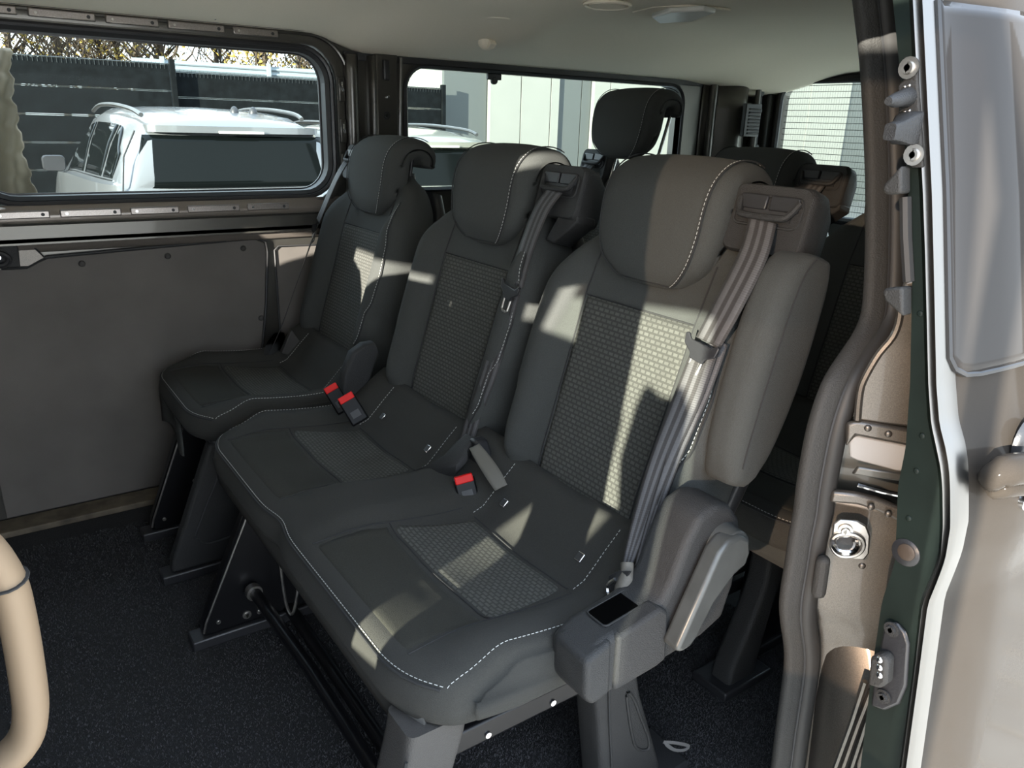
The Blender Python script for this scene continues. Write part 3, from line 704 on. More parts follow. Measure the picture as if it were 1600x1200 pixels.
M('belt_knot', tube(catmull([AX(980, 880, .715), AX(979, 905, .705), AX(971, 925, .695), AX(968, 945, .69), AX(962, 965, .685)], 4), [.010]*4+[.012]*4+[.011]*4+[.009]*4+[.006], 10), WEB, bench)
M('belt_anchor_plate', tube(catmull([AX(962, 905, .70), AX(950, 915, .70), AX(953, 935, .695), AX(963, 950, .69), AX(960, 975, .69)], 4), .0035, 6), CHROME, bench)
M('belt_end_flap', prism([AX(x, y, .70) for x, y in [(950, 900), (965, 892), (985, 893), (962, 925), (952, 922)]], (.004, 0, 0)), PLA, bench, bevel=.001)
# mid place
h2, HM = make_housing(bench, 1.155, 1.295)
tM = V(AX(803, 447, .876))
ribbon([HM(-.004, -.002, .022), AX(845, 330, .945), AX(822, 390, .915), tM+V((.006, 0, 0))], [(0, 1, .12)]*4, [.048, .048, .046, .046], 'belt_webbing', bench)
ribbon([tM+V((.002, 0, -.004)), AX(784, 520, .855), AX(762, 590, .82), AX(742, 645, .80), AX(728, 690, .775), AX(715, 712, .755)], [(0, 1, .12), (-.2, 1, 0), (-.3, 1, 0), (-.4, .9, 0), (-.4, .9, 0), (-.4, .9, 0)], [.044, .042, .040, .036, .034, .026], 'belt_webbing', bench)
make_tongue(bench, tM+V((-.006, 0, -.006)), (.1, .98, .12), (-.12, .25, -1), (-.95, -.2, .2))
# buckle console between near and mid
bc = M('buckle_console', loft([[V(AX(x, y, X))+V((0, q, p)) for q, p in rr(w_, h_, min(w_, h_)*.7, 3, 2, 3)] for x, y, X, w_, h_ in [(650, 742, .69, .010, .008), (678, 736, .70, .018, .012), (702, 727, .712, .026, .016), (720, 708, .735, .026, .018), (733, 690, .76, .018, .014)]]), PLA, bench)
BU2 = CR*-.25+CU*.95; BN2 = -CF+CU*.5; BN2 = (BN2-BU2*BN2.dot(BU2)/BU2.length_squared).normalized()
buckle(bench, AX(728, 762, .712), BU2, BU2.cross(BN2), BN2, wd=.021, ln=.022)
ribbon([AX(741, 697, .742), AX(754, 716, .738), AX(770, 740, .734), AX(783, 762, .735)], [CR*.9+CU*.45]*4, [.022, .028, .030, .026], 'belt_strap', bench, m=mat('pale_strap', (.12, .112, .095), .7))
M('belt_boot', prism([AX(x, y, .752) for x, y in [(655, 742), (690, 722), (718, 700), (734, 684), (743, 690), (752, 720), (760, 778), (712, 782), (690, 758), (660, 752)]], (.03, 0, 0)), PLAB, bench, bevel=.006)
# legs of the bench
fl_ = M('leg', loft([[V((x+p, y+q, z)) for p, q in rr(w_, .036, .012, 3, 3, 3)] for x, y, z, w_ in [(.300, .742, .02, .050), (.315, .742, .06, .048), (.375, .742, .24, .044), (.400, .742, .33, .046), (.405, .742, .36, .046)]]), PLAL, bench, label='grey plastic front leg cover', angle=60)
M('leg_crease', tube([V((.352, .704, .33)), V((.335, .704, .24)), V((.285, .704, .06))], .0025, 6), SEAM, fl_)
rl = M('leg', loft([[V((x+p, y+q, z)) for p, q in rr(w_, .030, .010, 3, 3, 3)] for x, y, z, w_ in [(.800, .745, .02, .070), (.790, .745, .06, .066), (.748, .745, .22, .048), (.730, .745, .30, .046), (.725, .745, .345, .050)]]), PLA, bench, label='grey plastic rear leg cover', angle=60)
M('leg_recess', tube(catmull([V((x, .714, z)) for x, z in [(.760, .235), (.79, .12), (.822, .09), (.826, .11), (.80, .17), (.775, .225)]], 4, True), .003, 6, True), PLA, rl)
M('leg_crease', tube([V((.715, .713, .29)), V((.725, .713, .20)), V((.745, .713, .06))], .0025, 6), SEAM, rl)
M('floor_shoe', obox((.80, .745, .014), (1, 0, 0), (0, 1, 0), (0, 0, 1), .12, .05, .013), PLAB, rl, bevel=.005)
loopstrap((.86, .71, .09), .045, .03, rl, (.6, -.2, -.6))
rail = M('frame_rail', box(.44, .70, .735, .765, .262, .30), LEGB, bench, bevel=.004)
for x in (.50, .62): M('rail_hole', cyl((x, .734, .274), (0, -1, 0), .005, .002, 10), CHROME, rail)
M('cross_tube', tube([(.385, 1.54, .118), (.40, 1.2, .113), (.40, .8, .108)], .013, 12), LEGB, bench)
M('cross_tube', tube([(.47, 1.54, .03), (.47, 1.2, .03), (.47, .8, .03)], .014, 12), LEGB, bench)
lg = leg_plate(bench, .275, .60, .405, .56, 1.545, .34, LEGB, .018, label='black enamelled metal side leg')
M('leg_flange', tube([V((.277, 1.522, .04)), V((.284, 1.522, .065)), V((.412, 1.522, .34))], .0028, 6), STEEL, lg)
M('leg_flange', tube([V((.50, 1.522, .34)), V((.49, 1.522, .10))], .003, 6), STEEL, lg)
for x, z, r in [(.31, .055, .005), (.372, .05, .010), (.40, .048, .006)]: bolt('leg_bolt', (x, 1.526, z), (0, -1, 0), r, STEEL, lg)
M('tube_collar', tube([(.385, 1.512, .118), (.386, 1.495, .118)], .018, 14), STEEL, lg)
M('lift_rod', tube(catmull([V((.44, 1.48, .33)), V((.44, 1.47, .16)), V((.445, 1.46, .075)), V((.46, 1.45, .09)), V((.50, 1.46, .30))], 5), .0035, 6), STEEL, bench)
# centre recliner arm between mid and far (black arch)
RA = catmull([AX(x, y, X) for x, y, X in [(569, 655, .70), (568, 600, .74), (572, 560, .76), (592, 545, .79), (612, 555, .81), (600, 620, .79)]], 5)

# ---------------- single seat (far) ----------------
single = empty('single_seat', (.62, 2.04, 0), 'dark grey single seat beside the far wall', 'seat')
backF, ptF = make_back(single, 2.05); make_headrest(single, 2.05)
cuF, sfF = make_cushion(single, 1.79, 2.295, (2.04,), tags=False)
M('seat_pan', box(.40, .80, 1.83, 2.26, .33, .362), PLAB, single, bevel=.01)
M('front_flap', grid(lambda u, v: V((.372-.01*v+.01*sin(5*u), 2.27-.30*u-.05*v, .37-.085*v+.012*sin(7*u)*v)), 14, 6), FAB2, single, solid=.003)
ra = M('recliner_arch', loft([[V((x+q*sx, y+p, z+q*sz)) for p, q in rr(.018, w_, .012, 3, 2, 4)] for x, y, z, w_, sx, sz in [(.735, 1.735, .38, .040, 1, 0), (.738, 1.735, .45, .040, 1, 0), (.745, 1.735, .50, .040, .97, -.2), (.765, 1.735, .545, .038, .85, -.5), (.785, 1.735, .56, .032, .6, -.7), (.80, 1.735, .565, .020, .3, -.9)]]), PLA, single, angle=60)
BU = CR*-.52+CU*.85; BS = CR*.85+CU*.52; BN = -CF+CU*.35; BN = (BN-BU*BN.dot(BU)).normalized(); BS = BU.cross(BN)
buckle(single, AX(528, 624, .660), BU, BS, BN, wd=.019, ln=.034)
buckle(single, AX(552, 640, .650), BU, BS, BN, wd=.021, ln=.034)
hF, HFP = make_housing(single, 2.16, 2.28)
ribbon([HFP(.02, -.002, .022), AY(524, 282, 2.19), AY(497, 345, 2.20)], [(0.2, 1, .2)]*3, [.046]*3, 'belt_webbing', single)
ribbon([AY(497, 348, 2.20), AY(468, 430, 2.215), AY(440, 510, 2.22), AY(424, 545, 2.23)], [(.4, 1, .2), (.5, 1, .2), (.6, 1, .2), (.6, .9, .2)], [.046, .044, .04, .03], 'belt_webbing', single)
make_tongue(single, AY(495, 352, 2.185), (.6, .7, .2), (-.3, -.1, -1), (-.7, -.7, .2))
M('belt_anchor', loft([[AY(x, y, 2.22)+V((p, 0, q)) for p, q in rr(w_, w_*.7, w_*.4, 2, 2, 3)] for x, y, w_ in [(420, 550, .014), (428, 540, .022), (436, 526, .018)]]), PLA, single)
M('side_bracket', prism([AY(x, y, 2.20) for x, y in [(440, 552), (456, 515), (470, 535), (480, 552), (470, 560)]], (0, .02, 0)), PLAL, single, bevel=.003)
l2 = leg_plate(single, .275, .60, .395, .56, 1.845, .35, PLA, .020, label='grey plastic leg cover with pressed outline')
M('leg_outline', tube(catmull([V((x, 1.823, z)) for x, z in [(.435, .32), (.345, .13), (.345, .105), (.375, .085), (.47, .10), (.50, .14), (.51, .30)]], 5), .0028, 6), RUB, l2)
l3 = leg_plate(single, .275, .60, .395, .56, 2.09, .35, LEGB, .018, label='black enamelled metal side leg')
M('leg_flange', tube([V((.277, 2.068, .04)), V((.284, 2.068, .065)), V((.40, 2.068, .35))], .0028, 6), STEEL, l3)
for x, z, r in [(.31, .055, .005), (.40, .15, .006)]: bolt('leg_bolt', (x, 2.071, z), (0, -1, 0), r, STEEL, l3)

# ---------------- rear three place bench ----------------
DX3 = .80
rear = empty('rear_bench_seat', (1.42, 1.4, 0), 'black looking third row bench seat behind the front row of seats', 'seat')
for yc, k in ((.90, 0), (1.395, 0), (1.89, 1)):
    make_back(rear, yc, .800+DX3, .44)
    make_headrest(rear, yc, DX3-(.01 if k else 0), (.16 if k else 0), post='long' if k else True)
make_cushion(rear, .66, 2.16, (.90, 1.40, 1.90), dx=DX3, tags=False)
M('valance', grid(lambda u, v: V((1.174+.008*v, .68+u*1.46, .372-.05*v)), 20, 3), FAB2, rear, solid=.004)
M('seat_pan', box(1.20, 1.60, .68, 2.14, .335, .362), PLAB, rear, bevel=.01)
for ya, yb, z in ((1.11, 1.255, 0), (1.985, 2.12, 0)):
    hh, P3 = make_housing(rear, ya, yb, dx=DX3)
    yy = (ya+yb)/2
    ribbon([P3(-.004, -.002, .022), V((1.70, yy, .93)), V((1.66, yy, .80)), V((1.62, yy, .60))], [(0, 1, .1)]*4, [.047]*4, 'belt_webbing', rear)
lr = M('leg', loft([[V((x+p, y+q, z)) for p, q in rr(w_, .026, .010, 3, 3, 3)] for x, y, z, w_ in [(1.185, .815, .02, .045), (1.19, .815, .06, .042), (1.225, .815, .17, .030), (1.245, .815, .24, .028), (1.250, .815, .30, .030), (1.26, .815, .345, .034)]]), PLA, rear, label='grey plastic curved leg cover on the carpet', angle=60)
M('floor_shoe', obox((1.19, .82, .012), (1, 0, 0), (0, 1, 0), (0, 0, 1), .075, .045, .011), PLAB, lr, bevel=.004)
lr2 = leg_plate(rear, 1.24, 1.62, 1.28, 1.55, .86, .34, LEGB, .02)
leg_plate(rear, 1.16, 1.50, 1.25, 1.42, 1.60, .34, LEGB, .02)
M('under_frame', join(box(1.05, 1.5, .98, 1.02, .10, .13), box(1.2, 1.5, .88, .9, .16, .19)), LEGB, rear, bevel=.004)
M('bracket', prism([AY(x, y, .95) for x, y in [(1140, 905), (1195, 845), (1198, 865), (1148, 912)]], (0, .02, 0)), PLAL, rear, bevel=.002)

# ================================================================ NEAR SIDE : jamb, seal, sliding door
def sy(z): return .5+.08*sst(z, .80, 1.25)
sealpx = [(-60, 1362), (0, 1368), (100, 1378), (200, 1383), (300, 1386), (400, 1385), (450, 1383), (490, 1379), (520, 1368), (545, 1352), (575, 1332), (600, 1318), (640, 1303), (680, 1292), (720, 1284), (760, 1277), (800, 1272), (840, 1264), (880, 1258), (920, 1251), (950, 1248), (980, 1250), (1010, 1254), (1040, 1254), (1080, 1249), (1140, 1240), (1200, 1232), (1260, 1222)]
SP = []
for py, px in sealpx:
    y = .5
    for _ in range(6): p = AY(px, py, y); y = sy(p.z)
    SP.append(p)
wdir = V((.82, -.57, 0)); ndir = V((-.57, -.82, 0)).normalized()
SPs = catmull(SP, 4)
seal = S('trim_5', tube([p+wdir*.011-ndir*.0 for p in SPs], .0135, 14, up=(-.57, -.82, 0)), SEAL)
seal['label'] = 'grey double rubber door seal snaking down the opening edge'
M('seal_trim_lip', loft([[p-wdir*.012+wdir*a_+ndir*b_ for a_, b_ in rr(.015, .010, .009, 3, 2, 4)] for p in SPs]), TRIM, seal)
M('seal_groove', tube([p-wdir*.0005+ndir*.008 for p in SPs], .0022, 6), RUB, seal)
# inner near side wall behind the opening (dark) 
nw = S('wall_left', join(box(1.10, 2.98, .46, .53, -.05, 1.32), box(-1.6, -.95, .44, .53, -.05, .70)), PLAB, smooth=False)
nw['label'] = 'near side wall of the van behind the door opening'
# jamb sheet: from seal outwards
def jsheet(z0, z1, d0, bow=0, a0=0.0, a1=1.0, n=16):
    def f(u, v):
        z = z0+(z1-z0)*v
        zs = [p.z for p in SPs]; k = min(range(len(SPs)), key=lambda i: abs(SPs[i].z-z)); A = SPs[k]+wdir*.012-ndir*.012
        B = V((.985, .325+.10*sst(z, .85, 1.25), z)); A = V((A.x, A.y, z)); u2 = a0+(a1-a0)*u
        return A.lerp(B, u2)+ndir*(d0+bow*sin(pi*u))
    return grid(f, n, max(6, int(abs(z1-z0)/.01)))
jm = S('trim_6', jsheet(.775, 1.32, -.018), JAMB, solid=.002)
jm['label'] = 'metallic beige painted door jamb behind the rubber seal'
M('jamb_lower_sheet', jsheet(-.02, .665, -.004), JAMB, jm, solid=.002)
M('jamb_back_sheet', jsheet(.64, .80, -.040), BODYD, jm, solid=.002)
JP0 = (.90, .42, .6); JN = (-.80, -.60, 0)
def J(px, py, d=0): return AP(px, py, V(JP0)+V(JN)*d, JN)
def jpoly(name, pts, th, d, m, bevel=.003, parent=None, seg=2):
    q = [J(x, y, d) for x, y in pts]; return M(name, prism(q, -V(JN)*th), m, parent or jm, bevel=bevel, seg=seg, angle=60)
jn = V(JN).normalized()
# raised upper pressing with rolled edge
jpoly('upper_pressing', [(1372, 548), (1357, 575), (1345, 600), (1340, 625), (1338, 658), (1445, 672), (1450, 430), (1412, 440), (1408, 490), (1398, 520)], .01, .006, JAMB, .004)
M('pressing_edge', tube(catmull([J(x, y, .009) for x, y in [(1408, 455), (1406, 495), (1396, 525), (1374, 552), (1357, 580), (1346, 604), (1342, 630), (1340, 656)]], 3), .0045, 8), JAMB, jm)
jpoly('rivet_band', [(1322, 662), (1340, 658), (1440, 674), (1440, 702), (1338, 682), (1322, 700)], .01, .010, JAMB, .004)
for x, y in [(1356, 669), (1388, 678)]: M('jamb_rivet', dome(J(x, y, .010), jn, .0045, .003), JAMB, jm)
jpoly('recess_plate', [(1332, 682), (1340, 681), (1440, 701), (1440, 738), (1400, 736), (1340, 720), (1328, 714), (1327, 690)], .006, .004, mat('plate_grey', (.30, .29, .28), .55), .002)
jpoly('channel_lip', [(1340, 729), (1440, 744), (1440, 758), (1330, 742)], .006, .012, BODYD, .003)
M('channel_fold', tube([J(x, y, .008) for x, y in [(1340, 757), (1380, 768), (1440, 780)]], .003, 6), CHROME, jm)
jpoly('striker_ledge', [(1300, 768), (1340, 772), (1372, 780), (1400, 792), (1440, 800), (1440, 820), (1400, 814), (1372, 800), (1340, 790), (1296, 786)], .012, .006, JAMB, .004)
for x, y in [(1361, 792), (1388, 803), (1347, 884)]: M('jamb_rivet', dome(J(x, y, .012), jn, .0045, .003), JAMB, jm)
# striker
strk = M('striker_plate', prism([J(x, y, .010) for x, y in [(1302, 818), (1312, 812), (1340, 814), (1354, 822), (1360, 838), (1358, 866), (1350, 876), (1330, 874), (1303, 866), (1298, 850)]], -jn*.004), STEEL, jm, bevel=.002, label='bright steel striker plate with a latch loop')
M('striker_dish', tube(catmull([J(x, y, .0115) for x, y in [(1300, 846), (1308, 836), (1330, 834), (1346, 842), (1348, 856), (1336, 867), (1314, 868), (1302, 858)]], 3, True), .0035, 8, True), STEEL, strk)
M('striker_hollow', prism([J(x, y, .0105) for x, y in [(1304, 848), (1312, 840), (1328, 838), (1342, 845), (1344, 856), (1332, 863), (1314, 864), (1305, 857)]], -jn*.001), PLAB, strk)
M('striker_loop', tube(catmull([J(1303, 845, .012), J(1303, 852, .022), J(1312, 862, .030), J(1330, 863, .030), J(1337, 855, .022), J(1336, 846, .012)], 5), .0042, 8), CHROME, strk)
bolt('striker_screw', J(1321, 829, .011), jn, .009, STEEL, strk)
# rubber stop
jpoly('rubber_stop', [(1276, 876), (1296, 874), (1298, 882), (1290, 938), (1270, 938), (1268, 930)], .018, .022, TRIM, .006)
# lower bulge in the jamb
def bul(u, v):
    z = .05+.52*v; cx = lerp([(0, .955), (.5, .93), (1, .915)], v); base = V((cx, .385, z)); 
    return base+V((.6, -.8, 0))*(u-.5)*.18+jn*(-.075+.095*sin(pi*u)**.5*sst(v, -.3, .2)*(1-sst(v, .45, 1)))
M('jamb_bulge', grid(bul, 20, 24), JAMB, jm)
for k, (x0_, x1_) in enumerate([(1352, 1318), (1362, 1330), (1372, 1344)]):
    M('sill_track', tube([J(x0_, 1065+k*14, .012), J((x0_+x1_)/2-4, 1130, .012), J(x1_-18, 1215, .012)], .0045, 8), BODYD if k != 1 else JAMB, jm)
M('jamb_dark_gap', prism([J(x, y, .008) for x, y in [(1352, 1064), (1368, 1075), (1345, 1215), (1302, 1215)]], -jn*.004), PLAB, jm)

# ---- sliding door, opened along the outside of the van
XD = .80
sd = empty('sliding_door', (XD, .34, -.2), 'opened metallic sliding door seen edge on, right of the opening', 'door')
grL = [(-60, 1388), (0, 1395), (150, 1410), (200, 1412), (400, 1426), (600, 1422), (700, 1415), (760, 1403), (820, 1401), (880, 1398), (940, 1378), (1050, 1362), (1195, 1345), (1300, 1330), (1650, 1285)]
chL = [(-60, 1421), (0, 1425), (300, 1441), (400, 1445), (600, 1450), (660, 1454), (700, 1462), (730, 1469), (760, 1472), (820, 1473), (870, 1471), (900, 1460), (940, 1442), (1050, 1430), (1195, 1410), (1300, 1395), (1650, 1352)]
chR = [(-60, 1455), (0, 1458), (300, 1472), (400, 1474), (600, 1478), (660, 1483), (700, 1494), (730, 1498), (760, 1499), (820, 1499), (870, 1489), (900, 1478), (940, 1462), (1050, 1447), (1195, 1427), (1300, 1412), (1650, 1369)]
zz = [-60+k*14 for k in range(123)]
def edge(T, py, x=XD): return AX(lerp(T, py), py, x)
M('door_edge', loft([[edge(grL, y), edge(chL, y)+V((0, .003, 0)), edge(chL, y)+V((.03, .003, 0)), edge(grL, y)+V((.03, 0, 0))] for y in zz]), GREEN, sd, angle=30, label='green grey inner edge strip of the door')
# rolled bright edge: ridged profile between chL and chR
def roll(y):
    A, B = edge(chL, y), edge(chR, y); o = []
    for k, h in enumerate([0, .003, .008, .006, .001, .006, .010, .007, .0]):
        o.append(A.lerp(B, k/8)+V((-h, 0, 0)))
    o += [B+V((.02, 0, 0)), A+V((.02, 0, 0))]; return o
M('rolled_edge', loft([roll(y) for y in zz]), BRIGHT, sd, angle=50, label='shiny rolled metal edge of the door')
# outer skin: goes back from the rolled edge
def skin(u, v):
    y = -60+v*1708; B = edge(chR, y); ym = B.y+.004; X = XD+u*1.1
    bow = .0
    return V((X, ym-.020*sst(u, 0, .12)-.012*sst(u, .1, .5), B.z+(.0)))
M('door_skin', grid(lambda u, v: skin(u**1.6, v), 40, 112), PAINTD, sd, solid=.002, angle=180)
# door window (dark glass with rounded lower front corner)
def onskin(px, py, off=0):
    y = .33
    for _ in range(12):
        p = AY(px, py, y); 
        # find edge y at this height
        best = min(zz, key=lambda q: abs(edge(chR, q).z-p.z)); B = edge(chR, best); u = max(0, (p.x-XD)/1.1)
        y = .5*y+.5*(B.y+.004-.020*sst(u, 0, .12)-.012*sst(u, .1, .5)-off)
    return AY(px, py, y)
gp_ = [(1481, -60), (1484, 60), (1490, 200), (1494, 350), (1497, 500), (1500, 560), (1504, 590), (1514, 606), (1530, 611), (1560, 598), (1600, 582), (1680, 552)]
gl = [onskin(x, y, .004) for x, y in gp_]
topR = gl[-1].copy(); pts = gl+[V((gl[-1].x+.3, gl[-1].y, gl[-1].z)), V((gl[-1].x+.3, gl[0].y-.02, gl[0].z))]
DG = mat('door_glass_dark', (.03, .027, .025), .05, ior=1.18)
# build glass as grid following tumblehome
def dglass(u, v):
    zlo = lambda X: lerp([(.80, .905), (.815, .886), (.84, .882), (.9, .886), (1.2, .90)], X)
    X = .800+.7*u**1.4+.0; 
    z0_, z1_ = zlo(X), 1.245
    z = z0_+(z1_-z0_)*v
    best = lerp([(edge(chR, q).z, edge(chR, q).y) for q in zz[::-1]], z); uu = (X-XD)/1.1
    return V((X+.006, best+.004-.020*sst(uu, 0, .12)-.012*sst(uu, .1, .5)-.005, z))
M('door_glass', grid(dglass, 24, 30), DG, sd, solid=.004, angle=180, label='dark door window glass')
M('glass_rubber', tube([dglass(0, 1-k/20) for k in range(21)]+[dglass(k/20, 0) for k in range(1, 21)], .0035, 6), RUB, sd)
# handle
hd = empty('door_handle', onskin(1580, 740, .02), parent=sd)
hb_ = [onskin(x, y, .016) for x, y in [(1548, 738), (1560, 722), (1580, 714), (1610, 712)]]
M('handle_grip', tube(catmull([onskin(1549, 755, .010), onskin(1552, 745, .026), onskin(1575, 735, .034), onskin(1640, 728, .036)], 4), [.010]*3+[.014]*4+[.017]*6, 12), PAINTD, hd)
M('handle_grip_lower', tube(catmull([onskin(1553, 765, .006), onskin(1572, 762, .014), onskin(1640, 756, .016)], 4), .011, 10), PAINTD, hd)
M('handle_cup', dome(onskin(1600, 690, .001), (0, -1, 0), .030, .012, 20), PLAB, hd)
M('key_barrel', cyl(onskin(1595, 782, .0), (0, -1, 0), .009, .006, 14), CHROME, hd)
# hardware on the door edge
xn = V((-1, 0, 0))
def ep(px, py, d=0): return AX(px, py, XD-d)
br = M('catch_bracket', prism([ep(x, y, .010) for x, y in [(1412, 88), (1424, 88), (1433, 100), (1434, 130), (1440, 225), (1442, 262), (1422, 262), (1414, 225), (1405, 222), (1402, 133), (1411, 125)]], (.008, 0, 0)), STEEL if 0 else TRIM, sd, bevel=.002)
bolt('screw', ep(1421, 106, .011), xn, .0105, STEEL, br); bolt('screw', ep(1429, 242, .011), xn, .0105, STEEL, br)
M('catch_pin', tube([ep(1418, 152, .010), ep(1408, 154, .022), ep(1398, 157, .036), ep(1388, 158, .05)], [.010, .008, .007, .004], 10), PLA, br)
M('catch_wedge', loft([[ep(x, y, d)+V((0, p, q)) for p, q in rr(w_, h_, .003, 2, 2, 2)] for x, y, d, w_, h_ in [(1420, 200, .010, .013, .016), (1410, 203, .02, .011, .014), (1402, 205, .03, .007, .010), (1390, 206, .045, .006, .008)]]), PLA, br)
for x, y in [(1414, 136), (1421, 134), (1414, 175), (1421, 173)]: M('pip', dome(ep(x, y, .010), xn, .002, .002, 8), STEEL, br)
M('bumper_wedge', prism([ep(x, y, .004) for x, y in [(1396, 288), (1424, 258), (1424, 302), (1400, 304), (1394, 298)]], (-.02, 0, 0)), TRIM, sd, bevel=.003)
M('edge_guide', tube([ep(1415, 308, .004), ep(1416, 370, .004), ep(1420, 440, .004)], .006, 8), SEAL, sd)
M('bumper_wedge', prism([ep(x, y, .004) for x, y in [(1396, 448), (1426, 446), (1426, 492), (1398, 468), (1394, 458)]], (-.02, 0, 0)), TRIM, sd, bevel=.003)
gm = M('grommet', dome(ep(1416, 863, -.001), xn, .0165, .005, 24), PLAB, sd)
M('grommet_face', dome(ep(1416, 863, .0035), xn, .010, .0022, 20), mat('grommet_brown', (.05, .035, .025), .5), gm)
for x, y in [(1441, 681), (1432, 736), (1420, 810), (1438, 490)]: M('edge_dimple', dome(ep(x, y, 0), xn, .0035, .002, 10), GREEN, sd)
cp = M('contact_plate', prism([ep(x, y, .001) for x, y in [(1386, 972), (1404, 970), (1418, 985), (1424, 1005), (1420, 1070), (1408, 1098), (1385, 1108), (1364, 1100), (1372, 1040)]], (-.006, 0, 0)), PLAB, sd, bevel=.003)
bolt('screw', ep(1394, 983, .008), xn, .009, PLA, cp); bolt('screw', ep(1381, 1088, .008), xn, .009, PLA, cp)
M('contact_block', prism([ep(x, y, .007) for x, y in [(1372, 1018), (1390, 1014), (1400, 1024), (1398, 1060), (1388, 1068), (1368, 1062)]], (-.018, 0, 0)), TRIM, cp, bevel=.004)
for y in (1030, 1042, 1054): M('contact_pin', dome(ep(1376, y, .022), (-1, .3, 0), .0048, .005, 12), CHROME, cp)

# beige grab handle on the B pillar at the bottom left
gh = empty('grab_handle', AY(40, 1000, .60), 'beige moulded grab handle on the door pillar at the lower left edge', 'handle')
GP = catmull([AY(x, y, .60) for x, y in [(-190, 760), (-110, 790), (-30, 850), (10, 905), (28, 970), (42, 1050), (48, 1110), (38, 1155), (0, 1195), (-60, 1235), (-190, 1270)]], 4)
M('handle_bar', tube(GP, [.0145]*8+[.0125]*(len(GP)-8), 16, flat=1.3, up=(0, 1, 0)), BEIGE, gh)
M('handle_joint', tube([GP[12]+(GP[13]-GP[12]).normalized()*.0012, GP[12]], .0149, 16, flat=1.3, up=(0, 1, 0)), SEAM, gh)
# ---- front of the van (outside the frame): B pillar, dash, windscreen frame, front seats, added open front door and sun blockers
bpil = S('trim_7', join(box(-.155, -.085, .44, .575, -.05, 1.32)), BEIGE if 0 else TRIM, bevel=.02); bpil['label'] = 'door pillar between front and sliding door'
S('trim_8', join(box(-1.65, -1.2, .53, 2.38, 0, .72)), PLAB, bevel=.05)    # dashboard
S('trim_9', join(tube([(-1.75, .50, .70), (-.95, .56, 1.42)], .05, 8), tube([(-1.75, 2.36, .70), (-.95, 2.30, 1.42)], .05, 8), box(-1.15, -.85, .50, 2.36, 1.12, 1.44)), PLAB)  # header box dropped low as an added shelf to cut the sun
S('trim_10', box(-.86, -.155, .49, .575, 1.05, 1.32), TRIM, bevel=.02)['label'] = 'added unseen trim over the front door opening, shading the near headrest'  # added box that keeps the sun off the near headrest
fd = empty('added_front_door', (-1.15, .42, -.2), 'added unseen front door, opened to shape the sun on the seats', 'door')  # door placed open out of view to shape the sun patches
ang = math.radians(48); dv = V((cos(ang), -sin(ang), 0)); dn = V((sin(ang), cos(ang), 0)); H0 = V((-1.15, .42, 0))
def fdp(s, z): return H0+dv*s+V((0, 0, z))
M('door_shell', prism([fdp(s, z) for s, z in [(0, -.3), (.98, -.3), (.98, .62), (.40, .63), (0, .60)]], dn*.08), PAINTD, fd, bevel=.01)
M('door_frame', tube([fdp(0.05, .60), fdp(.25, 1.20), fdp(.40, 1.46), fdp(.90, 1.48), fdp(.96, 1.3), fdp(.98, .62)], .02, 8), PAINTD, fd)
M('door_window', prism([fdp(s, z) for s, z in [(.07, .62), (.61, .62), (.61, 1.14), (.28, 1.14)]], dn*.004), glassmat('front_glass', (.93, .95, .92)), fd, smooth=False)
M('sun_dim_pane', prism([fdp(s, z) for s, z in [(.61, .62), (.96, .62), (.94, 1.14), (.61, 1.14)]], dn*.004), glassmat('mid_tint', (.34, .30, .27)), fd, smooth=False)  # added tint that dims the sun on the armrest and jamb
M('sun_dim_band', prism([fdp(s, z) for s, z in [(.28, 1.14), (.94, 1.14), (.90, 1.48), (.40, 1.46)]], dn*.004), glassmat('front_tint', (.30, .265, .235)), fd, smooth=False)  # added tint that dims the sun on the near headrest
BLKR = mat('blocker_fabric', (.02, .02, .022), .9)
for nm, pts in (('a', [(-.05, .62), (.18, .645), (.24, .70), (.31, .77), (.355, .845), (.44, .86), (.445, .94), (.432, .99), (.40, 1.03), (.34, 1.05), (.2, 1.085), (-.05, 1.09)]),
                ('b', [(.34, .64), (.42, .71), (.475, .80), (.458, .88), (.468, .97), (.478, 1.005), (.49, 1.012), (.515, 1.0), (.545, 1.0), (.56, 1.03), (.58, 1.035), (.60, 1.0), (.60, .64)])):
    q = empty('sun_blocker', fdp(pts[0][0], .62)-dn*.02, 'added unseen sun blocker in the front door window, '+('hinge side' if nm == 'a' else 'handle side'), 'sun blocker')  # unseen cloths added here, outlined to cast the sun patches
    M('blocker_cloth', prism([fdp(s, z)-dn*.012 for s, z in pts], dn*.004), BLKR, q, smooth=False)
def front_seat(r, yc, hr=True):
    make_back(r, yc, -.50, .42)
    if hr: make_headrest(r, yc, -1.30, -.02)
    make_cushion(r, yc-.24, yc+.24, (yc,), dx=-1.30, tags=False); M('seat_box', box(-.92, -.52, yc-.2, yc+.2, 0, .35), PLAB, r, bevel=.02)
S('trim_11', box(-.30, -.17, 1.93, 2.36, 0, 1.30), PLAB, bevel=.02)['label'] = 'added unseen half partition that keeps the sun off the far wall'  # added to stop a sun patch on the far wall panel
fs = empty('front_bench', (-.6, 1.02, 0), 'front double passenger seat nearest the door pillar', 'seat')
front_seat(fs, .79); front_seat(fs, 1.14, False)  # spacing and the missing second headrest are set to shape the sun patches
fs = empty('driver_seat', (-.6, 1.645, 0), 'driver seat on the far side at the front', 'seat')
front_seat(fs, 1.645)

# ================================================================ OUTSIDE
GZ = -.57
S('ground', box(-40, 60, 2.6, 60, GZ-.1, GZ), GRND, smooth=False)
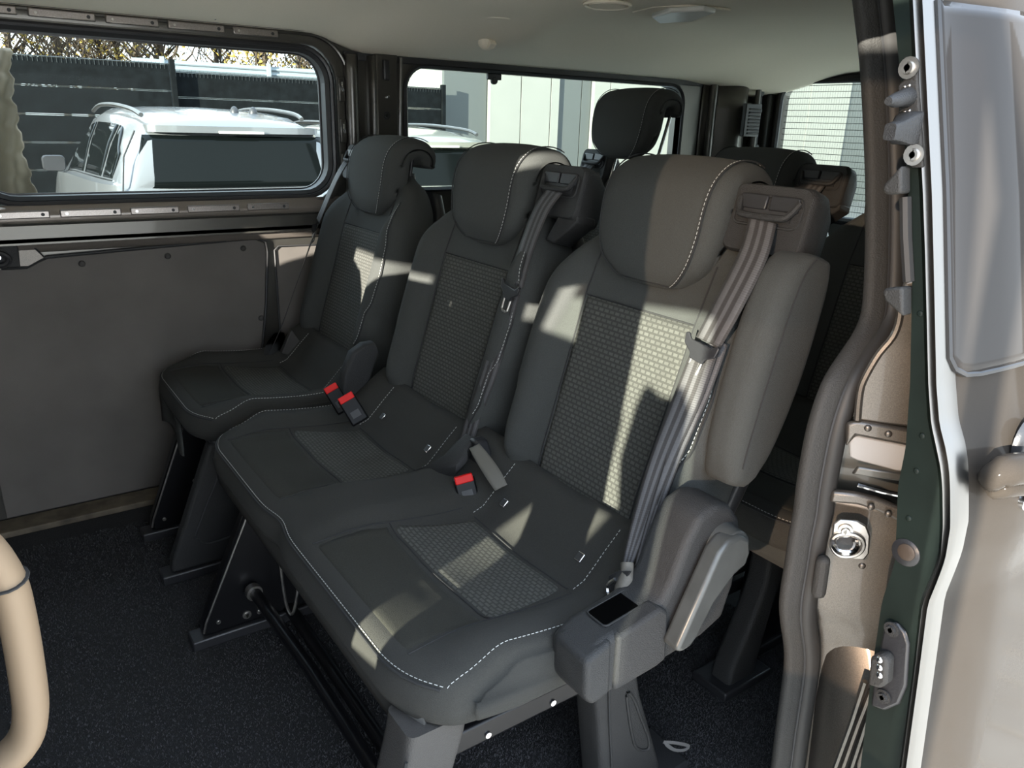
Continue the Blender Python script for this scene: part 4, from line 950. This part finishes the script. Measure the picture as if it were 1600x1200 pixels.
# hexagonal pavers on the near side (mirrored in the door)
hx, hf = [], []
R_ = .115
for i in range(-8, 34):
    for j in range(0, 34):
        cx = -.5+i*R_*1.74+(R_*.87 if j % 2 else 0); cy = .35-j*R_*1.5; n = len(hx)
        r = R_*.96
        for z, k in ((GZ-.02, 1.0), (GZ, .97)):
            hx += [(cx+r*k*sin(t*pi/3), cy+r*k*cos(t*pi/3), z) for t in range(6)]
        hf.append(tuple(n+6+t for t in range(6))); hf += [(n+t, n+(t+1) % 6, n+6+(t+1) % 6, n+6+t) for t in range(6)]
S('paving', (hx, hf), PAVE, kind='stuff', smooth=False)['label'] = 'beige hexagonal pavers beside the van'
bpy.data.objects['paving']['category'] = 'paving'
S('ground_near', box(-40, 60, -40, 2.6, GZ-.12, GZ-.012), mat('joint_sand', (.6, .55, .47), .9), smooth=False)
# corrugated beige building behind the photographer
cv = []
nC = 260
cg = grid(lambda u, v: (12+u*50, -7+.07*sin(u*nC*pi/2), GZ+v*7), 800, 1)
wb = empty('shed_wall', (37, -7, GZ), 'beige corrugated shed wall across the yard behind the photographer', 'building')
M('cladding', cg, WALLB, wb, solid=.01); M('plinth', box(12, 62, -7.1, -6.9, GZ, GZ+.3), GRND, wb)

# dark strip fence panels, each slat a part
def fence(x0, y0, x1, y1, ztop, label, nsl=7, group=None):
    A, B = V((x0, y0, 0)), V((x1, y1, 0)); d = (B-A).normalized(); nrm = V((-d.y, d.x, 0)); Lh = (B-A).length/2; C = (A+B)/2
    f = empty('fence_panel', (C.x, C.y, GZ), label, 'fence', group)
    h = (ztop-GZ)/nsl; me = None
    for k in range(nsl):
        z = GZ+h*(k+.5)
        if me is None:
            o = M('slat', obox((C.x, C.y, z), d, nrm, (0, 0, 1), Lh-.04, .012, h/2-.010), FEN, f, smooth=False); me = o
        else:
            o = me.copy(); COL.objects.link(o); o.location = me.location+V((0, 0, h*k))
    ws = [tube([V((*(A+d*.02).xy, GZ+h*k)), V((*(B-d*.02).xy, GZ+h*k))], .008, 4) for k in range(1, nsl+1)]
    ws += [tube([A+d*(.05*k)+V((0, 0, ztop-.06))-nrm*.02, A+d*(.05*k)+V((0, 0, ztop+.025))-nrm*.02], .0022, 3) for k in range(1, int(2*Lh/.05))]
    M('wire_mesh', join(*ws), FENW, f, kind='stuff', smooth=False)
    M('post', box(B.x-.03, B.x+.03, B.y-.05, B.y+.03, GZ, ztop+.06), FEN, f, smooth=False)
    return f
xs = [(-2.4, 1.70), (-.35, 1.66)]
fence(-2.5, 11.2, -.02, 11.2, 1.70, 'dark slatted fence panel at the left edge of the far window')
fence(.02, 11.2, 2.46, 11.2, 1.70, 'dark slatted fence panel directly behind the white car')
fence(2.47, 11.3, 4.6, 11.3, 1.62, 'lower dark slatted fence panel right of the tall one')
fence(4.68, 11.3, 6.55, 11.35, 1.60, 'dark slatted fence panel ending at the pale building')
# corrugated light fence further back
cf = empty('corrugated_fence', (6, 14, GZ), 'pale blue grey ribbed metal fence beyond the dark one', 'fence')
M('sheet', box(2.5, 11.5, 14, 14.04, GZ, GZ+2.48), CORR, cf, smooth=False)
for k in range(12): M('rib', tube([(2.5, 13.99, GZ+1.55+k*.08), (11.5, 13.99, GZ+1.55+k*.08)], .022, 6), CORR, cf)
for k in range(6): M('post', box(2.9+k*1.7, 2.96+k*1.7, 13.92, 13.98, GZ, GZ+2.52), CORR, cf, smooth=False)
# trees
def tree(x, y, h, leafy, mleaf, label, seed, group=None):
    R = random.Random(seed); t = empty('tree', (x, y, GZ), label, 'tree', group)
    M('trunk', tube([(x, y, GZ), (x+R.uniform(-.1, .1), y, GZ+h*.5), (x+R.uniform(-.2, .2), y, GZ+h)], [.09, .06, .015], 6), BARK, t)
    bs = []; tips = []
    for k in range(70):
        z = GZ+h*R.uniform(.3, .97); a_ = R.uniform(0, 6.28); l = R.uniform(.5, 1.5)*(1.2-(z-GZ)/h*.6); p0 = V((x, y, z)); p1 = p0+V((cos(a_)*l*.5, sin(a_)*l*.5, l*.45)); p2 = p1+V((cos(a_)*l*.3+R.uniform(-.2, .2), sin(a_)*l*.3, l*.6))
        bs.append(tube([p0, p1, p2], [.028, .016, .005], 4)); tips += [p1, p2, (p1+p2)/2]
        for _ in range(6):
            q = p0.lerp(p2, R.uniform(.3, 1)); bs.append(tube([q, q+V((R.uniform(-.4, .4), R.uniform(-.3, .3), R.uniform(.1, .5)))], [.009, .003], 3)); tips.append(q)
    M('branches', join(*bs), BARK, t, smooth=False)
    lv_, lf_ = [], []
    for _ in range(int(5200*leafy)):
        c = R.choice(tips)+V((R.gauss(0, .22), R.gauss(0, .22), R.gauss(0, .22))); s = R.uniform(.03, .06); n = len(lv_)
        for q in range(4):
            lv_.append(c+V((R.uniform(-s, s), R.uniform(-s, s), R.uniform(-s, s))))
        lf_.append((n, n+1, n+2)); lf_.append((n, n+2, n+3))
    if lv_: M('foliage', (lv_, lf_), mleaf, t, kind='stuff', smooth=False)
spec = [(-.6, 1.1, LEAF2, 'green yellow leafy tree at the left edge of the far window'), (.9, .25, LEAF, 'thin almost bare tree next to the leafy one on the left'), (2.0, .3, LEAF, 'sparse yellow tree above the tall fence panel'), (3.1, .12, LEAF, 'bare dark tree above the end of the tall fence'), (4.2, .5, LEAF, 'yellow topped tree above the step in the fence'),
        (5.4, .10, LEAF, 'bare branching tree right of the yellow topped one'), (6.3, .55, LEAF, 'orange yellow tree above the ribbed fence'), (7.6, .35, LEAF, 'small yellow tree near the right end of the far window'), (9.6, .25, LEAF, 'thin tree seen over the fence through the rear side window')]
spec += [(1.5, .02, LEAF, 'bare tree between the two leftmost leafy ones'), (2.6, .05, LEAF, 'second bare tree above the tall dark fence'), (4.8, .05, LEAF, 'bare thin tree left of the middle of the ribbed fence'), (7.0, .08, LEAF, 'bare tree between the orange and the small yellow one'), (3.0, .25, LEAF, 'thin yellowing tree just right of the tall fence post'), (2.3, .2, LEAF, 'small sparse tree behind the roof of the white car')]
for k, (x, lf, ml, lab) in enumerate(spec): tree(x*1.25+.1, 16.5+1.9*(k % 4), 5.2+.5*(k % 2), lf, ml, lab, 20+k)
# pale building with clad panels, each a part
bld = empty('pale_building', (14, 11.5, GZ), 'bright white clad building beyond the rear windows', 'building')
M('core', box(6.75, 44, 11.65, 13.4, GZ, 6.5), CLAD, bld, smooth=False)
jx = [6.70, 7.55, 8.2, 8.85, 9.05, 9.62, 9.85, 10.25, 12.0, 13.4, 14.9, 16.4, 18.0, 20, 22, 24, 26, 28]
for k, (a_, b_) in enumerate(zip(jx, jx[1:])):
    g_ = k in (0, 4, 5, 12)
    M('cladding_panel', box(a_+.012, b_-.012, 11.5 if not g_ else 11.58, 11.65, GZ, 6.4), CLADG if g_ else CLAD, bld, smooth=False)
# cars
def car(cx, yr, dz, label, tone, antenna=True, sc_=1.0):
    r = empty('parked_car', (cx, yr+2.3, GZ), label, 'car', None)
    # y(rel), zbelt, hwbelt, zroof, hwroof, zlow
    T = [(0.0, .56, .84, .60, .70, -.25), (.06, .60, .86, .95, .60, -.30), (.18, .60, .88, 1.045, .585, -.33), (.5, .585, .90, 1.10, .60, -.33), (1.1, .565, .91, 1.135, .62, -.33), (1.8, .545, .91, 1.14, .63, -.33), (2.4, .53, .91, 1.10, .61, -.33), (2.9, .51, .91, .98, .60, -.33), (3.3, .49, .90, .80, .62, -.33), (3.6, .47, .89, .60, .66, -.33), (3.75, .45, .88, .50, .70, -.33), (4.3, .36, .85, .40, .66, -.30), (4.5, .15, .75, .18, .60, -.25)]
    def row(y):
        return [lerp([(t[0], t[i]) for t in T], y) for i in range(1, 6)]
    def ring(y):
        zb, wb_, zr, wr_, zlo = row(y); P = [(0, zlo), (wb_*.85, zlo), (wb_+.02, zlo+.2), (wb_+.03, .2), (wb_, zb), (wb_*.94, zb+.02*(zr-zb)/.5), (wr_+(wb_*.94-wr_)*.5+.02, zb+(zr-zb)*.5), (wr_+.03, zb+(zr-zb)*.86), (wr_-.06, zb+(zr-zb)*.96), (wr_*.5, zr), (0, zr+.008)]
        full = P+[(-a_, b_) for a_, b_ in P[-2:0:-1]]
        return [V((cx+a_, yr+y, b_+dz)) for a_, b_ in full]
    ysx = sorted(set([t[0] for t in T]+[.1, .3, .8, 1.4, 2.1, 2.6, 3.1, 3.45, 4.0]))
    body = M('body', loft([ring(y) for y in ysx]), tone, r, angle=50)
    def side(s, y, t):
        zb, wb_, zr, wr_, _ = row(y); x0_, x1_ = wb_*.94, wr_+.03
        m_ = wr_+(wb_*.94-wr_)*.5+.02; x = x0_+(m_-x0_)*min(1, t/.5) if t < .5 else m_+(x1_-m_)*(t-.5)/.36
        return V((cx+s*(x+.006), yr+y, zb+(zr-zb)*t+dz))
    for s in (-1, 1):
        for nm, ya, yb in (('rear_quarter_window', .42, .80), ('rear_door_window', .88, 1.75), ('front_door_window', 1.86, 2.95)):
            M(nm, grid(lambda u, v: side(s, ya+(yb-ya)*u, .07+(.70-.0-.45*sst(ya+(yb-ya)*u, 2.1, 3.2)-.35*(1-sst(ya+(yb-ya)*u, .38, .75)))*v), 10, 6), CARG, r, solid=.006)
        M('window_trim', tube([side(s, .36+k*.13, .04) for k in range(21)], .010, 6), CHROME, r)
        M('roof_rail', tube(catmull([V((cx+s*.60, yr+.35, 1.075+dz)), V((cx+s*.62, yr+.6, 1.115+dz)), V((cx+s*.63, yr+1.3, 1.145+dz)), V((cx+s*.63, yr+2.0, 1.14+dz)), V((cx+s*.62, yr+2.5, 1.09+dz))], 4), .017, 8), BRIGHT, r)
        M('wing_mirror', loft([[V((cx+s*(.98+q), yr+2.85+p*.5, .60+dz+b_)) for q, b_ in rr(.10*k, .075*k, .04*k, 3, 2, 3)] for p, k in ((-.08, .9), (0, 1), (.12, .8), (.2, .3))]), PLAB, r)
        for y_ in (.75, 3.55):
            w_ = M('wheel', tube([V((cx+s*.70, yr+y_, -.24+dz)), V((cx+s*.90, yr+y_, -.24+dz))], .33, 24), RUB, r); M('rim', cyl((cx+s*.905, yr+y_, -.24+dz), (s, 0, 0), .22, .01, 16), STEEL, w_)
        M('tail_light', grid(lambda u, v: V((cx+s*(.62+.26*u), yr-.012+.10*u*u, .30+.20*v+dz)), 6, 3), mat('tail_red', (.35, .01, .01), .2, coat=1), r, solid=.01)
    # rear glass with surround
    def rg(u, v, o):
        z = .585+.36*v; w_ = .76-.10*v; x = (2*u-1)*w_; return V((cx+x, yr+.0-.012-o+.06*v+.05*abs(2*u-1)**4, z+dz))
    M('rear_window', grid(lambda u, v: rg(u, v, .012), 20, 8), CARG, r, solid=.006)
    M('spoiler', loft([[V((cx+p, yr+.10+q+.06*abs(p/.62)**3, zc+dz)) for p, q in rr(.62, .12, .05, 8, 2, 3)] for zc in (.965, .985, 1.012)]), tone, r, angle=50)
    M('brake_light', obox((cx, yr-.03, .972+dz), (1, 0, 0), (0, 1, 0), (0, 0, 1), .16, .01, .008), mat('brake_strip', (.6, .6, .5), .4), r)
    M('hatch_shut_line', tube([V((cx-.70, yr+.10, .97+dz)), V((cx-.80, yr+.03, .8+dz)), V((cx-.84, yr-.0, .55+dz)), V((cx-.72, yr-.02, .40+dz))], .006, 5), SEAM, r)
    M('bumper', loft([[V((cx+p, yr-.05+q, zc+dz)) for p, q in rr(.84, .10, .08, 8, 2, 4)] for zc in (-.30, -.1, .12)]), tone, r, angle=50)
    if antenna:
        an = M('roof_carrier_foot', join(obox((cx+.22, yr+.62, 1.085+dz), (1, 0, 0), (0, 1, 0), (0, 0, 1), .10, .06, .022)), PLAB, r, bevel=.01)
        for s in (-1, 1): M('carrier_knob', dome((cx+.22+s*.075, yr+.62, 1.09+dz), (0, 0, 1), .035, .07, 12), PLAB, an)
    return r
car(1.75, 6.0, .02, 'white car with dark rear window parked close behind the far window', WHITE)
car(3.75, 6.5, -.08, 'second pale car partly hidden behind the pillar and the far headrest', mat('champagne_paint', (.16, .155, .125), .3, coat=1), False)
# added beige sheet at the left edge of window 1, painting the door frame's reflection
def sheet(u, v):
    y = 2.62; A = AY(lerp([(0, 16), (.35, 22), (.45, 28), (.6, 34), (.75, 42), (.9, 54), (1, 64)], v), 75+240*v, y); L_ = AY(-80, 75+240*v, y); p = L_.lerp(A, u)
    return p+V((.004*sin(v*34)*u+.003*sin(v*71)*u, .006*sin(u*20+v*9), 0))
cs = M('reflection_sheet', grid(sheet, 30, 40), mat('beige_reflection', (.34, .27, .19), .7), None, solid=.002)
tag(cs, 'crumpled beige protective sheet outside the far window at its left edge', 'sheet')
# repeats share a group phrase
for o in bpy.data.objects:
    if o.parent is None:
        for k, g in (('tree', 'trees beyond the fence'), ('fence_panel', 'dark slatted fence panels behind the cars'), ('parked_car', 'cars parked beyond the far windows'),
                     ('ceiling_vent', 'oval vent flaps in the headliner'), ('sun_blocker', 'added sun blockers in the front door window')):
            if o.name == k or o.name.startswith(k+'.'): o['group'] = g
